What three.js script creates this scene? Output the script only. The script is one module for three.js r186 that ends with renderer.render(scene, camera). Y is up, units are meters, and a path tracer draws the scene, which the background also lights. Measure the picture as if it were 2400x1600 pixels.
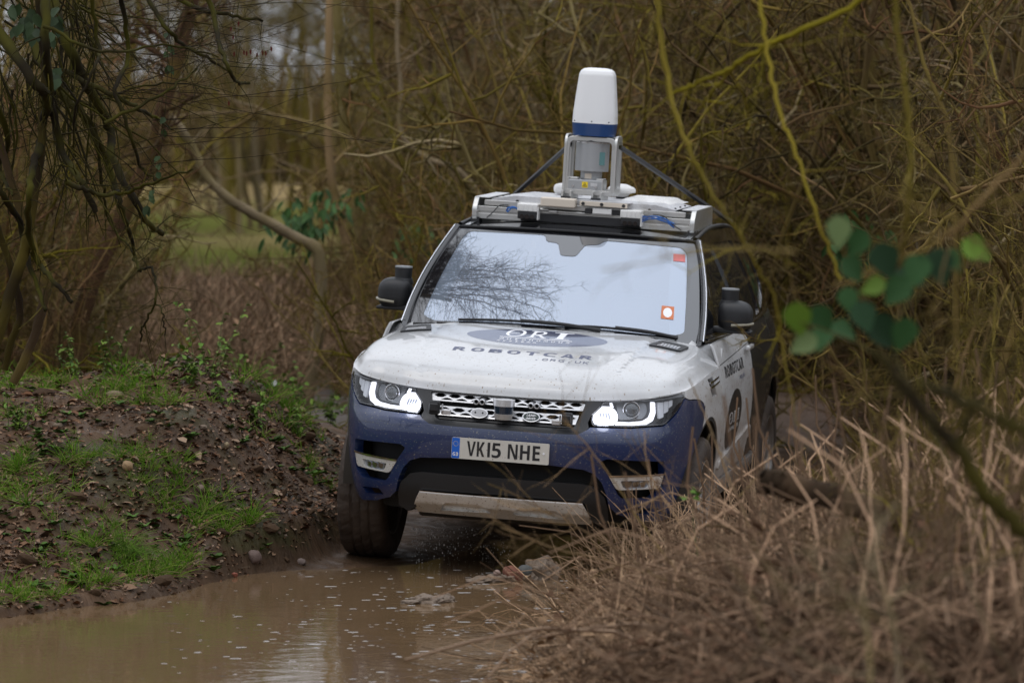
import * as THREE from 'three';
import { mergeGeometries, mergeVertices, toCreasedNormals } from 'three/addons/utils/BufferGeometryUtils.js';
import { RoundedBoxGeometry } from 'three/addons/geometries/RoundedBoxGeometry.js';
import { FontLoader } from 'three/addons/loaders/FontLoader.js';
import { ImprovedNoise } from 'three/addons/math/ImprovedNoise.js';

// ------------------------------------------------------------------ camera, sky, sun, exposure
const scene = new THREE.Scene();
const camera = new THREE.PerspectiveCamera(8.5248, 1024 / 682, 0.5, 3000);
camera.position.set(0, 2.2534, 24.008);
camera.rotation.x = -0.041927;
camera.focus = 23.6;
camera.userData.fStop = 3.4;

const renderer = new THREE.WebGLRenderer({ antialias: true });
renderer.toneMapping = THREE.LinearToneMapping;
renderer.toneMappingExposure = 0.66;
renderer.shadowMap.enabled = true;

const perlin = new ImprovedNoise();
function fbm(x, y, z, o = 4) { let a = 1, s = 0, n = 0; for (let i = 0; i < o; i++) { s += a * perlin.noise(x, y, z); n += a; a *= 0.5; x *= 2.03; y *= 2.03; z *= 2.03; } return s / n; }
function mulberry(a) { return () => { a |= 0; a = a + 0x6D2B79F5 | 0; let t = Math.imul(a ^ a >>> 15, 1 | a); t = t + Math.imul(t ^ t >>> 7, 61 | t) ^ t; return ((t ^ t >>> 14) >>> 0) / 4294967296; }; }
const clamp = (x, a, b) => Math.min(b, Math.max(a, x)), lerp = (a, b, t) => a + (b - a) * t;
const sst = (a, b, x) => { const t = clamp((x - a) / (b - a), 0, 1); return t * t * (3 - 2 * t); };
function interp(x, X, Y) { if (x <= X[0]) return Y[0]; for (let i = 1; i < X.length; i++) if (x <= X[i]) return lerp(Y[i - 1], Y[i], (x - X[i - 1]) / (X[i] - X[i - 1])); return Y[Y.length - 1]; }
// a smooth curve through the same tables
function smooth(x, X, Y) {
  const n = X.length; if (x <= X[0]) return Y[0]; if (x >= X[n - 1]) return Y[n - 1];
  let i = 0; while (x > X[i + 1]) i++;
  const s = (k) => k <= 0 || k >= n - 1 ? (Y[Math.min(k + 1, n - 1)] - Y[Math.max(k - 1, 0)]) / (X[Math.min(k + 1, n - 1)] - X[Math.max(k - 1, 0)]) : (Y[k + 1] - Y[k - 1]) / (X[k + 1] - X[k - 1]);
  const h = X[i + 1] - X[i], t = (x - X[i]) / h, t2 = t * t, t3 = t2 * t;
  return (2 * t3 - 3 * t2 + 1) * Y[i] + (t3 - 2 * t2 + t) * h * s(i) + (-2 * t3 + 3 * t2) * Y[i + 1] + (t3 - t2) * h * s(i + 1);
}

{ // overcast sky: an even layer, a little brighter overhead, with soft cloud structure
  const w = 512, h = 256, d = new Float32Array(w * h * 4);
  for (let j = 0; j < h; j++) for (let i = 0; i < w; i++) {
    const el = ((j + 0.5) / h - 0.5) * Math.PI, az = (i + 0.5) / w * Math.PI * 2, up = Math.max(0, Math.sin(el));
    const x = Math.cos(el) * Math.cos(az), z = Math.cos(el) * Math.sin(az), q = 1 / (up + 0.35);
    const n = fbm(x * q * 1.1 + 3, 1.7, z * q * 1.1, 4);
    const L = 2.3 * (0.44 + 0.62 * up) * (1 + 0.2 * n), k = 4 * (j * w + i);
    d[k] = L * (0.935 + 0.04 * n); d[k + 1] = L * 0.975; d[k + 2] = L * (1.06 - 0.04 * n); d[k + 3] = 1;
  }
  const sky = new THREE.DataTexture(d, w, h, THREE.RGBAFormat, THREE.FloatType);
  sky.mapping = THREE.EquirectangularReflectionMapping; sky.magFilter = THREE.LinearFilter; sky.minFilter = THREE.LinearFilter; sky.needsUpdate = true;
  scene.background = sky; scene.environment = sky;
}
const sun = new THREE.DirectionalLight(0xfff4e6, 0.6);
sun.position.set(-6, 22, 4); sun.castShadow = true; sun.shadow.radius = 60; sun.shadow.mapSize.set(2048, 2048);
Object.assign(sun.shadow.camera, { left: -15, right: 15, top: 15, bottom: -15, near: 1, far: 60 });
scene.add(sun); scene.add(sun.target);

// ------------------------------------------------------------------ helpers
const V3 = (x, y, z) => new THREE.Vector3(x, y, z);
function part(name, geo, mat, parent) { const m = new THREE.Mesh(geo, mat); m.name = name; m.castShadow = m.receiveShadow = true; (parent || scene).add(m); return m; }
const taken = {};
function numbered(n) { const k = taken[n] = (taken[n] || 0) + 1; return k === 1 ? n : `${n}_${String(k - 1).padStart(3, '0')}`; }
function tag(o, label, category, group) { o.userData.label = label; o.userData.category = category; if (group) o.userData.group = group; return o; }
function thing(name, label, category, group) { const g = new THREE.Group(); g.name = numbered(name); scene.add(g); return tag(g, label, category, group); }
function struct(o) { o.userData.kind = 'structure'; return o; }
function stuff(o, label, category) { o.userData.kind = 'stuff'; if (label) tag(o, label, category); return o; }
function clean(g) { const r = new THREE.BufferGeometry(); const q = g.index ? g.toNonIndexed() : g; for (const k of ['position', 'normal', 'uv']) if (q.attributes[k]) r.setAttribute(k, q.attributes[k]); if (!r.attributes.uv) r.setAttribute('uv', new THREE.BufferAttribute(new Float32Array(r.attributes.position.count * 2), 2)); return r; }
const merge = (l) => mergeGeometries(l.map(clean));
const M = (o) => new THREE.MeshStandardMaterial(o), MP = (o) => new THREE.MeshPhysicalMaterial(o);
const C = (r, g, b) => new THREE.Color().setRGB(r, g, b);
function box(w, h, d, x = 0, y = 0, z = 0, r = 0.004) { const g = new RoundedBoxGeometry(w, h, d, 2, Math.min(r, w / 2.1, h / 2.1, d / 2.1)); g.translate(x, y, z); return g; }
function cyl(r0, r1, h, n = 32, x = 0, y = 0, z = 0) { const g = new THREE.CylinderGeometry(r1, r0, h, n); g.translate(x, y, z); return g; }
function tube(pts, r, n = 6, seg) { return new THREE.TubeGeometry(new THREE.CatmullRomCurve3(pts), seg || pts.length * 5, r, n, false); }
function tex(w, h, f, srgb) {
  const d = new Uint8Array(w * h * 4);
  for (let j = 0; j < h; j++) for (let i = 0; i < w; i++) { const c = f(i / w, j / h, i, j), k = 4 * (j * w + i); d[k] = clamp(c[0], 0, 1) * 255; d[k + 1] = clamp(c[1], 0, 1) * 255; d[k + 2] = clamp(c[2], 0, 1) * 255; d[k + 3] = 255; }
  const t = new THREE.DataTexture(d, w, h, THREE.RGBAFormat); t.wrapS = t.wrapT = THREE.RepeatWrapping; t.magFilter = THREE.LinearFilter; t.minFilter = THREE.LinearMipmapLinearFilter; t.generateMipmaps = true;
  if (srgb) t.colorSpace = THREE.SRGBColorSpace; t.needsUpdate = true; return t;
}
// noise that tiles over [0,1)
function tnoise(u, v, f, z = 0, o = 4) {
  const a = u * Math.PI * 2, b = v * Math.PI * 2, s = f / 6.283;
  return fbm(Math.cos(a) * s + 7.3, Math.sin(a) * s + Math.cos(b) * s * 1.01 + z, Math.sin(b) * s + 3.1 - z, o);
}

// A flat outline (with holes) laid over a curved surface map(u, v, off): fine triangles, true normals, edges folded inwards by `depth`.
function densify(pts, max) {
  const o = []; for (let i = 0; i < pts.length; i++) { const a = pts[i], b = pts[(i + 1) % pts.length], n = Math.max(1, Math.ceil(Math.hypot(b.x - a.x, b.y - a.y) / max)); for (let k = 0; k < n; k++) o.push(new THREE.Vector2(lerp(a.x, b.x, k / n), lerp(a.y, b.y, k / n))); } return o;
}
function drape(outline, holes, map, { max = 0.05, depth = 0.012, off = 0 } = {}) {
  let contour = densify(outline, max); if (THREE.ShapeUtils.isClockWise(contour)) contour.reverse();
  const hs = holes.map((h) => { const q = densify(h, max); if (!THREE.ShapeUtils.isClockWise(q)) q.reverse(); return q; });
  const pts = [...contour, ...hs.flat()];
  let tris = THREE.ShapeUtils.triangulateShape(contour, hs).map((t) => t.slice());
  for (let it = 0; it < 7; it++) {
    const mid = new Map(), next = []; let did = false;
    const L = (a, b) => Math.hypot(pts[a].x - pts[b].x, pts[a].y - pts[b].y);
    const split = (a, b) => { if (L(a, b) <= max * 1.35) return -1; const k = a < b ? a * 1e6 + b : b * 1e6 + a; if (!mid.has(k)) { mid.set(k, pts.length); pts.push(new THREE.Vector2((pts[a].x + pts[b].x) / 2, (pts[a].y + pts[b].y) / 2)); } return mid.get(k); };
    for (const [a, b, c] of tris) {
      const m = [split(a, b), split(b, c), split(c, a)], n = m.filter((x) => x >= 0).length;
      if (!n) { next.push([a, b, c]); continue; } did = true;
      if (n === 3) next.push([a, m[0], m[2]], [m[0], b, m[1]], [m[2], m[1], c], [m[0], m[1], m[2]]);
      else if (n === 1) { if (m[0] >= 0) next.push([a, m[0], c], [m[0], b, c]); else if (m[1] >= 0) next.push([a, b, m[1]], [a, m[1], c]); else next.push([a, b, m[2]], [m[2], b, c]); }
      else if (m[0] < 0) next.push([a, b, m[1]], [a, m[1], m[2]], [m[2], m[1], c]); else if (m[1] < 0) next.push([b, c, m[2]], [b, m[2], m[0]], [m[0], m[2], a]); else next.push([c, a, m[0]], [c, m[0], m[1]], [m[1], m[0], b]);
    }
    tris = next; if (!did) break;
  }
  const P = [], N = [], U = [], e = 0.002, a = V3(), b = V3(), out = V3();
  const at = (p, o) => map(p.x, p.y, o);
  const norms = pts.map((p) => { a.copy(map(p.x + e, p.y, off)).sub(map(p.x - e, p.y, off)); b.copy(map(p.x, p.y + e, off)).sub(map(p.x, p.y - e, off)); const n = a.clone().cross(b).normalize(); out.copy(map(p.x, p.y, off + 0.01)).sub(map(p.x, p.y, off)); if (n.dot(out) < 0) n.negate(); return n; });
  const pos = pts.map((p) => at(p, off).clone());
  const put = (i, n, p) => { P.push(p.x, p.y, p.z); N.push(n.x, n.y, n.z); U.push(pts[i].x, pts[i].y); };
  for (const t of tris) {
    let [i, j, k] = t; const f = pos[j].clone().sub(pos[i]).cross(pos[k].clone().sub(pos[i])); if (f.dot(norms[i]) < 0) [j, k] = [k, j];
    put(i, norms[i], pos[i]); put(j, norms[j], pos[j]); put(k, norms[k], pos[k]);
  }
  if (depth > 0) {
    let base = 0;
    for (const loop of [contour, ...hs]) {
      const n = loop.length;
      for (let q = 0; q < n; q++) {
        const i = base + q, j = base + (q + 1) % n, i2 = at(pts[i], off - depth), j2 = at(pts[j], off - depth);
        const side = pos[j].clone().sub(pos[i]).cross(norms[i]).normalize(), cen = side;
        const A = [pos[i], pos[j], j2, i2];
        const fn = A[1].clone().sub(A[0]).cross(A[3].clone().sub(A[0])).normalize(); const s = fn.dot(side) < 0;
        for (const [x, y, z] of s ? [[0, 2, 1], [0, 3, 2]] : [[0, 1, 2], [0, 2, 3]]) for (const w of [x, y, z]) put(w === 0 || w === 3 ? i : j, cen, A[w]);
      }
      base += n;
    }
  }
  const g = new THREE.BufferGeometry();
  g.setAttribute('position', new THREE.Float32BufferAttribute(P, 3)); g.setAttribute('normal', new THREE.Float32BufferAttribute(N, 3)); g.setAttribute('uv', new THREE.Float32BufferAttribute(U, 2)); return g;
}
const P2 = (a) => a.map(([x, y]) => new THREE.Vector2(x, y));
function ellipse(x, y, rx, ry, n = 40, rot = 0) { const o = []; for (let i = 0; i < n; i++) { const a = i / n * Math.PI * 2, c = Math.cos(a) * rx, s = Math.sin(a) * ry; o.push(new THREE.Vector2(x + c * Math.cos(rot) - s * Math.sin(rot), y + c * Math.sin(rot) + s * Math.cos(rot))); } return o; }
function rounded(pts, r, n = 5) { // round the corners of a polygon
  const o = [], m = pts.length;
  for (let i = 0; i < m; i++) {
    const p = pts[i], a = pts[(i + m - 1) % m], b = pts[(i + 1) % m], rr = Array.isArray(r) ? r[i] : r;
    const la = Math.hypot(a[0] - p[0], a[1] - p[1]), lb = Math.hypot(b[0] - p[0], b[1] - p[1]), q = Math.min(rr, la * 0.48, lb * 0.48);
    const s = [p[0] + (a[0] - p[0]) / la * q, p[1] + (a[1] - p[1]) / la * q], e = [p[0] + (b[0] - p[0]) / lb * q, p[1] + (b[1] - p[1]) / lb * q];
    for (let k = 0; k <= n; k++) { const t = k / n; o.push(new THREE.Vector2((1 - t) * (1 - t) * s[0] + 2 * t * (1 - t) * p[0] + t * t * e[0], (1 - t) * (1 - t) * s[1] + 2 * t * (1 - t) * p[1] + t * t * e[1])); }
  }
  return o;
}
function grid(nu, nv, f) { // f(s, t) -> point, normals from the surface
  const g = new THREE.BufferGeometry(), P = [], U = [], I = [];
  for (let j = 0; j <= nv; j++) for (let i = 0; i <= nu; i++) { const p = f(i / nu, j / nv); P.push(p.x, p.y, p.z); U.push(i / nu, j / nv); }
  for (let j = 0; j < nv; j++) for (let i = 0; i < nu; i++) { const a = j * (nu + 1) + i, b = a + 1, c = a + nu + 1, d = c + 1; I.push(a, b, d, a, d, c); }
  g.setAttribute('position', new THREE.Float32BufferAttribute(P, 3)); g.setAttribute('uv', new THREE.Float32BufferAttribute(U, 2)); g.setIndex(I); g.computeVertexNormals(); return g;
}
const mirrorGeo = (g) => { const q = g.index ? g.toNonIndexed() : g.clone(); for (const k of ['position', 'normal']) { const a = q.attributes[k].array; for (let i = 0; i < a.length; i += 3) a[i] = -a[i]; } for (const k of Object.keys(q.attributes)) { const at = q.attributes[k], s = at.itemSize, a = at.array; for (let t = 0; t < a.length; t += 3 * s) for (let c = 0; c < s; c++) { const x = a[t + s + c]; a[t + s + c] = a[t + 2 * s + c]; a[t + 2 * s + c] = x; } } return q; };
const loadFont = (n) => new FontLoader().loadAsync(`fonts/droid/droid_${n}.typeface.json`);
const fontB = await loadFont('sans_bold'), fontR = await loadFont('sans_regular'), fontS = await loadFont('serif_regular');
function textShapes(font, str, size) { return font.generateShapes(str, size).map((s) => { const e = s.extractPoints(6); return [e.shape, e.holes]; }); }
function textWidth(shapes) { let a = 1e9, b = -1e9; for (const [s] of shapes) for (const p of s) { a = Math.min(a, p.x); b = Math.max(b, p.x); } return [a, b]; }
// lettering laid on a surface: x runs from x0 to x1, y from y0 (base line) to y1 (top of the tallest letter), in the surface's own (u, v)
function lettering(font, str, x0, x1, y0, y1, map, off, { shear = 0, fill = 0 } = {}) {
  const out = [], tall = (sh) => Math.max(...sh.flatMap(([s]) => s.map((p) => p.y)));
  const lay = (sh, a, b, xa, xb, v) => { const k = (xb - xa) / (b - a), tr = (q) => q.map((p) => { const y = y0 + p.y * v; return new THREE.Vector2(xa + (p.x - a) * k + (y - y0) * shear, y); }); for (const [s, h] of sh) out.push(drape(tr(s), h.map(tr), map, { max: 0.03, depth: 0.0004, off })); };
  const all = textShapes(font, str, 1), v = (y1 - y0) / tall(all);
  if (!fill) { const [a, b] = textWidth(all); lay(all, a, b, x0, x1, v); }
  else { const p = (x1 - x0) / (str.length - 1 + fill); [...str].forEach((c, i) => { const sh = textShapes(font, c, 1), [a, b] = textWidth(sh), w = p * fill * (b - a < 0.35 ? 0.35 : 1), m = x0 + p * i + p * fill / 2; lay(sh, a, b, m - w / 2, m + w / 2, v); }); }
  return merge(out);
}
// ------------------------------------------------------------------ the vehicle: surfaces
// Car frame: x to the picture's right, y up, z towards the rear (negated when a vertex is placed).
const OC = [[0, -.002], [.25, .008], [.5, .045], [.68, .115], [.80, .20], [.885, .33], [.935, .5], [.965, .72], [.982, 1.0], [.988, 1.5], [.988, 2.5], [.985, 3.4], [.975, 3.9], [.94, 4.4], [.86, 4.68], [.70, 4.80], [.4, 4.86], [0, 4.87]];
const planC = [], planS = [0], planN = [];
{
  const Q = [[-OC[1][0], OC[1][1]], ...OC, [-OC[16][0], OC[16][1]]];
  for (let i = 1; i < Q.length - 2; i++) for (let k = 0; k < 40; k++) { const t = k / 40; planC.push([0, 1].map((a) => 0.5 * (2 * Q[i][a] + (Q[i + 1][a] - Q[i - 1][a]) * t + (2 * Q[i - 1][a] - 5 * Q[i][a] + 4 * Q[i + 1][a] - Q[i + 2][a]) * t * t + (-Q[i - 1][a] + 3 * Q[i][a] - 3 * Q[i + 1][a] + Q[i + 2][a]) * t ** 3))); }
  planC.push(OC[17]);
  for (let i = 1; i < planC.length; i++) planS.push(planS[i - 1] + Math.hypot(planC[i][0] - planC[i - 1][0], planC[i][1] - planC[i - 1][1]));
  for (let i = 0; i < planC.length; i++) { const a = planC[Math.max(0, i - 1)], b = planC[Math.min(planC.length - 1, i + 1)], tx = b[0] - a[0], tz = b[1] - a[1], l = Math.hypot(tx, tz); planN.push([tz / l, -tx / l]); }
}
const FY = [.2, .3, .38, .46, .53, .6, .7, .76, .80, .84, .91, .97, 1.05], FV = [.14, .10, .05, .03, .02, .005, 0, .015, .05, .07, .11, .14, .19];
const SY = [.2, .25, .35, .45, .6, .75, .9, 1.0, 1.1, 1.15, 1.2], SV = [.12, .10, .055, .03, .01, 0, .005, .02, .05, .07, .1];
function plan(u) { const a = Math.abs(u); let lo = 0, hi = planS.length - 1; while (hi - lo > 1) { const m = (lo + hi) >> 1; if (planS[m] <= a) lo = m; else hi = m; } const t = clamp((a - planS[lo]) / (planS[hi] - planS[lo]), 0, 1.5); return [lerp(planC[lo][0], planC[hi][0], t), lerp(planC[lo][1], planC[hi][1], t), lerp(planN[lo][0], planN[hi][0], t), lerp(planN[lo][1], planN[hi][1], t)]; }
function body(u, y, off = 0) { // the belt of panels round the car: u runs along the outline from the nose
  const [x, z, nx, nz] = plan(u); const w = sst(0.5, 0.95, Math.abs(nx)), ins = lerp(smooth(y, FY, FV), smooth(y, SY, SV), w) - off;
  return V3(Math.sign(u || 1) * (x - nx * ins), y, -(z - nz * ins));
}
const HR = [[[0, .915, .112], [.28, .916, .126], [.5, .923, .166], [.69, .939, .235], [.82, .962, .29], [.90, .985, .43]],
  [[0, .965, .135], [.28, .966, .15], [.5, .972, .19], [.69, .985, .26], [.82, 1.0, .33], [.925, 1.0, .56]],
  [[0, 1.03, .21], [.28, 1.03, .225], [.5, 1.033, .265], [.69, 1.038, .33], [.83, 1.04, .41], [.935, 1.015, .68]],
  [[0, 1.085, .42], [.28, 1.086, .43], [.5, 1.086, .46], [.69, 1.085, .5], [.85, 1.07, .58], [.945, 1.03, .85]],
  [[0, 1.145, .80], [.28, 1.145, .8], [.5, 1.145, .81], [.70, 1.135, .84], [.87, 1.10, .9], [.952, 1.042, 1.1]],
  [[0, 1.195, 1.25], [.28, 1.193, 1.26], [.5, 1.188, 1.29], [.70, 1.172, 1.34], [.84, 1.14, 1.40], [.953, 1.045, 1.42]]];
function cr1(P, t) { const n = P.length, f = clamp(t, 0, 1) * (n - 1), i = Math.min(Math.floor(f), n - 2); t = f - i; const a = P[i], b = P[i + 1]; return a.map((_, k) => { const p0 = i ? P[i - 1][k] : 2 * a[k] - b[k], p3 = i + 2 < n ? P[i + 2][k] : 2 * b[k] - a[k]; return 0.5 * (2 * a[k] + (b[k] - p0) * t + (2 * p0 - 5 * a[k] + 4 * b[k] - p3) * t * t + (3 * a[k] - p0 - 3 * b[k] + p3) * t ** 3); }); }
function hoodST(s, t) {
  const row = HR[0].map((_, k) => cr1(HR.map((r) => r[k]), t)), full = [...row.slice(1).reverse().map((p) => [-p[0], p[1], p[2]]), ...row];
  const p = cr1(full, (s + 1) / 2), cx = lerp(.36, .5, t), q = (Math.abs(s) - cx) / 0.012; // crease lines of the power dome
  p[1] -= 0.0035 * Math.exp(-q * q) * sst(0.05, 0.35, t); p[1] += 0.006 * (1 - sst(cx - 0.06, cx, Math.abs(s))) * sst(0.2, 0.6, t); return p;
}
function hoodN(s, t) { const e = 0.004, a = hoodST(s + e, t), b = hoodST(s - e, t), c = hoodST(s, Math.min(1, t + e)), d = hoodST(s, Math.max(0, t - e)); const n = V3(a[0] - b[0], a[1] - b[1], -(a[2] - b[2])).cross(V3(c[0] - d[0], c[1] - d[1], -(c[2] - d[2]))).normalize(); return n.y < 0 ? n.negate() : n; }
function hood(s, t, off = 0) { const p = hoodST(s, t), v = V3(p[0], p[1], -p[2]); return off ? v.addScaledVector(hoodN(s, t), off) : v; }
function hoodXZ(x, z, off = 0) { // the same surface looked up from above
  let s = x / 0.95, t = clamp(z / 1.3, 0.02, 0.98);
  for (let i = 0; i < 8; i++) { const p = hoodST(s, t), e = 1e-3, a = hoodST(s + e, t), b = hoodST(s, t + e), fx = x - p[0], fz = z - p[2], A = (a[0] - p[0]) / e, B = (b[0] - p[0]) / e, Cc = (a[2] - p[2]) / e, D = (b[2] - p[2]) / e, det = A * D - B * Cc; s = clamp(s + (fx * D - fz * B) / det, -1, 1); t = clamp(t + (fz * A - fx * Cc) / det, 0, 1); }
  return hood(s, t, off);
}
function screenP(s, t, off = 0) { // windscreen: s -1..1 across, t 0 base .. 1 roof
  const b = [s * .823, 1.198 - .036 * s * s, 1.235 + .21 * s * s], p = [s * .69, 1.692 - .014 * s * s, 2.02 + .11 * s * s], k = 0.022 * Math.sin(Math.PI * clamp(t, 0, 1));
  const v = V3(lerp(b[0], p[0], t), lerp(b[1], p[1], t), -lerp(b[2], p[2], t)), n = V3(0.35 * s, .83, .5).normalize();
  return v.addScaledVector(n, k + off);
}
const ZB = [1.35, 1.6, 1.9, 2.6, 3.6, 4.3, 4.75], XB = [.835, .868, .893, .907, .9, .86, .79], ZR = [1.35, 2.1, 2.6, 3.8, 4.75], XR = [.70, .69, .675, .655, .59];
function cabin(z, y, off = 0) { const h = (y - 1.165) / .525, xb = smooth(z, ZB, XB), xr = smooth(z, ZR, XR); return V3(lerp(xb, xr, h) + 0.022 * Math.sin(Math.PI * clamp(h, 0, 1)) + off * 0.92, y + off * 0.3, -z); }
const cabinL = (z, y, o) => { const p = cabin(z, y, o); p.x = -p.x; return p; };
const bodyL = (u, y, o) => body(-u, y, o);
const both = (f) => { f(1, body, cabin); f(-1, bodyL, cabinL); };

// ------------------------------------------------------------------ the vehicle: materials
function speckle(base, mud, n, seed, wet) { // paint with dried splashes of mud
  const S = 1024, r = mulberry(seed), a = new Float32Array(S * S);
  for (let i = 0; i < n; i++) { const cx = r() * S, cy = r() * S, R = 0.7 + 3.2 * r() ** 4, al = 0.25 + 0.6 * r(); for (let j = -5; j <= 5; j++) for (let k = -5; k <= 5; k++) { const d = Math.hypot(j, k * 0.8); if (d < R) { const q = ((Math.floor(cy) + j + S) % S) * S + (Math.floor(cx) + k + S) % S; a[q] = Math.max(a[q], al); } } }
  return tex(S, S, (u, v, i, j) => { const f = clamp(0.16 + 0.55 * tnoise(u, v, 9, seed, 4) + 0.35 * tnoise(u, v, 60, seed, 3), 0, 1) * wet, m = Math.max(a[j * S + i], f); return [0, 1, 2].map((c) => lerp(base[c], mud[c], m)); }, true);
}
const blueMap = speckle([.0, .115, .30], [.46, .42, .38], 9500, 11, .05);
const whiteMap = speckle([.765, .77, .775], [.48, .41, .34], 2600, 5, .17);
const blackMap = speckle([.07, .072, .08], [.42, .36, .30], 5000, 7, .5);
// the flank: mud thrown up by the wheels, in streaks and drops, thick on the sill and the lower doors
function flank(base, seed, k) {
  const r = mulberry(seed), W = 1024, H = 512, a = new Float32Array(W * H);
  for (let i = 0; i < 5200; i++) { const cx = r() * W, cy = H * r() ** 1.5, R = 0.6 + 2.6 * r() ** 4; for (let j = -4; j <= 4; j++) for (let q = -4; q <= 4; q++) if (Math.hypot(j * 0.7, q) < R) { const Y = Math.floor(cy) + j; if (Y >= 0 && Y < H) a[Y * W + (Math.floor(cx) + q + W) % W] = 0.75; } }
  const t = tex(W, H, (u, v, i, j) => { const streak = 0.5 + 0.9 * fbm(u * 70, v * 5, seed, 4), blot = 0.5 + 0.9 * fbm(u * 14, v * 9, seed + 9, 4), c = k * clamp(1.05 - v * 1.25 + 0.5 * (blot - 0.5), 0, 1) * clamp(0.25 + 0.9 * streak * blot, 0, 1), m = Math.max(a[j * W + i] * (1 - 0.5 * v), c); return [lerp(base[0], .50, m), lerp(base[1], .435, m), lerp(base[2], .375, m)]; }, true);
  t.wrapS = t.wrapT = THREE.ClampToEdgeWrapping; t.repeat.set(1 / 4.2, 1 / 1.0); t.offset.set(-1 / 4.2, -0.2); return t;
}
const paint = (map, o = {}) => MP({ map, roughness: 0.42, clearcoat: 1, clearcoatRoughness: 0.06, ...o });
const CM = {
  white: paint(whiteMap), blue: paint(blueMap, { clearcoatRoughness: 0.05, roughness: .5 }), flankWhite: paint(flank([.80, .80, .80], 3, 1.25), { roughness: .5, clearcoat: .7 }), flankBlack: paint(flank([.05, .052, .06], 4, .5), { roughness: .45, clearcoat: .7 }),
  black: paint(blackMap, { roughness: 0.3 }), gloss: MP({ color: C(.012, .012, .014), roughness: .12, clearcoat: 1, clearcoatRoughness: .03 }), frit: MP({ color: C(.01, .01, .012), roughness: .03, ior: 2.3 }),
  satin: M({ color: C(.013, .0135, .015), roughness: .5 }), rubber: M({ color: C(.014, .014, .015), roughness: .75 }), dark: M({ color: C(.012, .012, .012), roughness: .9 }), under: M({ color: C(.03, .024, .018), roughness: .95 }),
  silver: M({ color: C(.62, .62, .63), roughness: .34, metalness: .85 }), chrome: M({ color: C(.8, .8, .82), roughness: .1, metalness: 1 }), skid: M({ map: speckle([.88, .87, .85], [.55, .49, .43], 5200, 21, .30), roughness: .36, metalness: .4 }),
  alloy: M({ map: speckle([.62, .61, .6], [.40, .34, .28], 6000, 23, .9), roughness: .4, metalness: .6 }), plateW: M({ map: speckle([.80, .785, .75], [.5, .44, .38], 700, 25, .14), roughness: .35 }), plateBlue: M({ color: C(.01, .12, .55), roughness: .35 }), ink: M({ color: C(.012, .012, .014), roughness: .45 }),
  glass: MP({ color: C(.47, .545, .67), roughness: 0, transmission: 1, thickness: 0, ior: 2.8, metalness: .58 }), sideGlass: MP({ color: C(.16, .17, .18), roughness: 0, transmission: .9, thickness: 0, ior: 1.55 }), lens: MP({ color: C(.97, .98, 1), roughness: 0.02, transmission: 1, thickness: 0, ior: 1.5 }),
  led: M({ color: C(.9, .9, .95), emissive: C(1, 1.02, 1.12), emissiveIntensity: 1.45, roughness: .4 }), ledSoft: M({ color: C(.8, .8, .85), emissive: C(.9, .95, 1.1), emissiveIntensity: .3, roughness: .3 }), decal: MP({ color: C(.055, .065, .13), roughness: .4, clearcoat: 1, clearcoatRoughness: .05 }), decalInk: M({ color: C(.075, .085, .15), roughness: .45 }), whiteInk: M({ color: C(.84, .84, .86), roughness: .45 }),
  cream: M({ color: C(.70, .71, .60), roughness: .9 }), trim: M({ color: C(.05, .05, .052), roughness: .8 }), amber: M({ color: C(.58, .17, .06), roughness: .5 }), reflector: M({ color: C(.30, .31, .33), roughness: .25, metalness: .8 }), housing: M({ color: C(.045, .047, .05), roughness: .35, metalness: .3 }),
};
const mudTyre = M({ map: speckle([.20, .155, .12], [.30, .24, .19], 5000, 31, 1), bumpMap: tex(256, 256, (u, v) => { const n = 0.5 + 0.8 * tnoise(u, v, 14, 2, 5); return [n, n, n]; }), bumpScale: 0.012, roughness: .72 });

// ------------------------------------------------------------------ the vehicle: build
const suv = thing('off_road_car', 'muddy white and navy off-road car with black roof driving through puddle', 'car');
const carPlace = (g) => { g.position.set(-.0957, .0373, 0); g.rotation.order = 'YXZ'; g.rotation.set(.02653, -.17537, -.06253); };
carPlace(suv);
const cp = (n, g, m, p = suv) => part(n, g, m, p);

// hood
const hoodMesh = cp('hood', drape(P2([[-1, 0], [1, 0], [1, 1], [-1, 1]]), [], hood, { max: 0.03, depth: 0.02 }), CM.white);
{ // uv of the hood in metres
  const a = hoodMesh.geometry.attributes, p = a.position.array, u = a.uv.array; for (let i = 0; i < u.length / 2; i++) { u[2 * i] = p[3 * i]; u[2 * i + 1] = p[3 * i + 2]; }
}
cp('oval_decal', drape(ellipse(0, .955, .387, .222, 64), [], hoodXZ, { max: 0.04, depth: 0.0004, off: 0.0006 }), CM.decal, hoodMesh);
{
  // lettering reads from the front: its y grows towards the windscreen
  const hm = (x, y, o) => hoodXZ(x, y, o);
  cp('lettering', merge([lettering(fontS, 'ORI', -.185, .175, .945, 1.145, hm, .0012, { fill: .84 }), drape(rounded([[-.2, .905], [.2, .902], [.2, .916], [-.2, .919]], .004), [], hm, { max: .04, depth: .0004, off: .0012 }), lettering(fontR, 'autonomous', -.19, .195, .845, .888, hm, .0012, { fill: .5 }), lettering(fontR, 'systems', -.195, .02, .79, .828, hm, .0012, { fill: .5 })]), CM.whiteInk, hoodMesh);
  cp('lettering', merge([lettering(fontB, 'ROBOTCAR', -.385, .375, .512, .588, hm, .0009, { fill: .72 }), lettering(fontR, '.ORG.UK', .075, .372, .422, .465, hm, .0009, { fill: .7 })]), CM.decalInk, hoodMesh);
}
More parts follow.
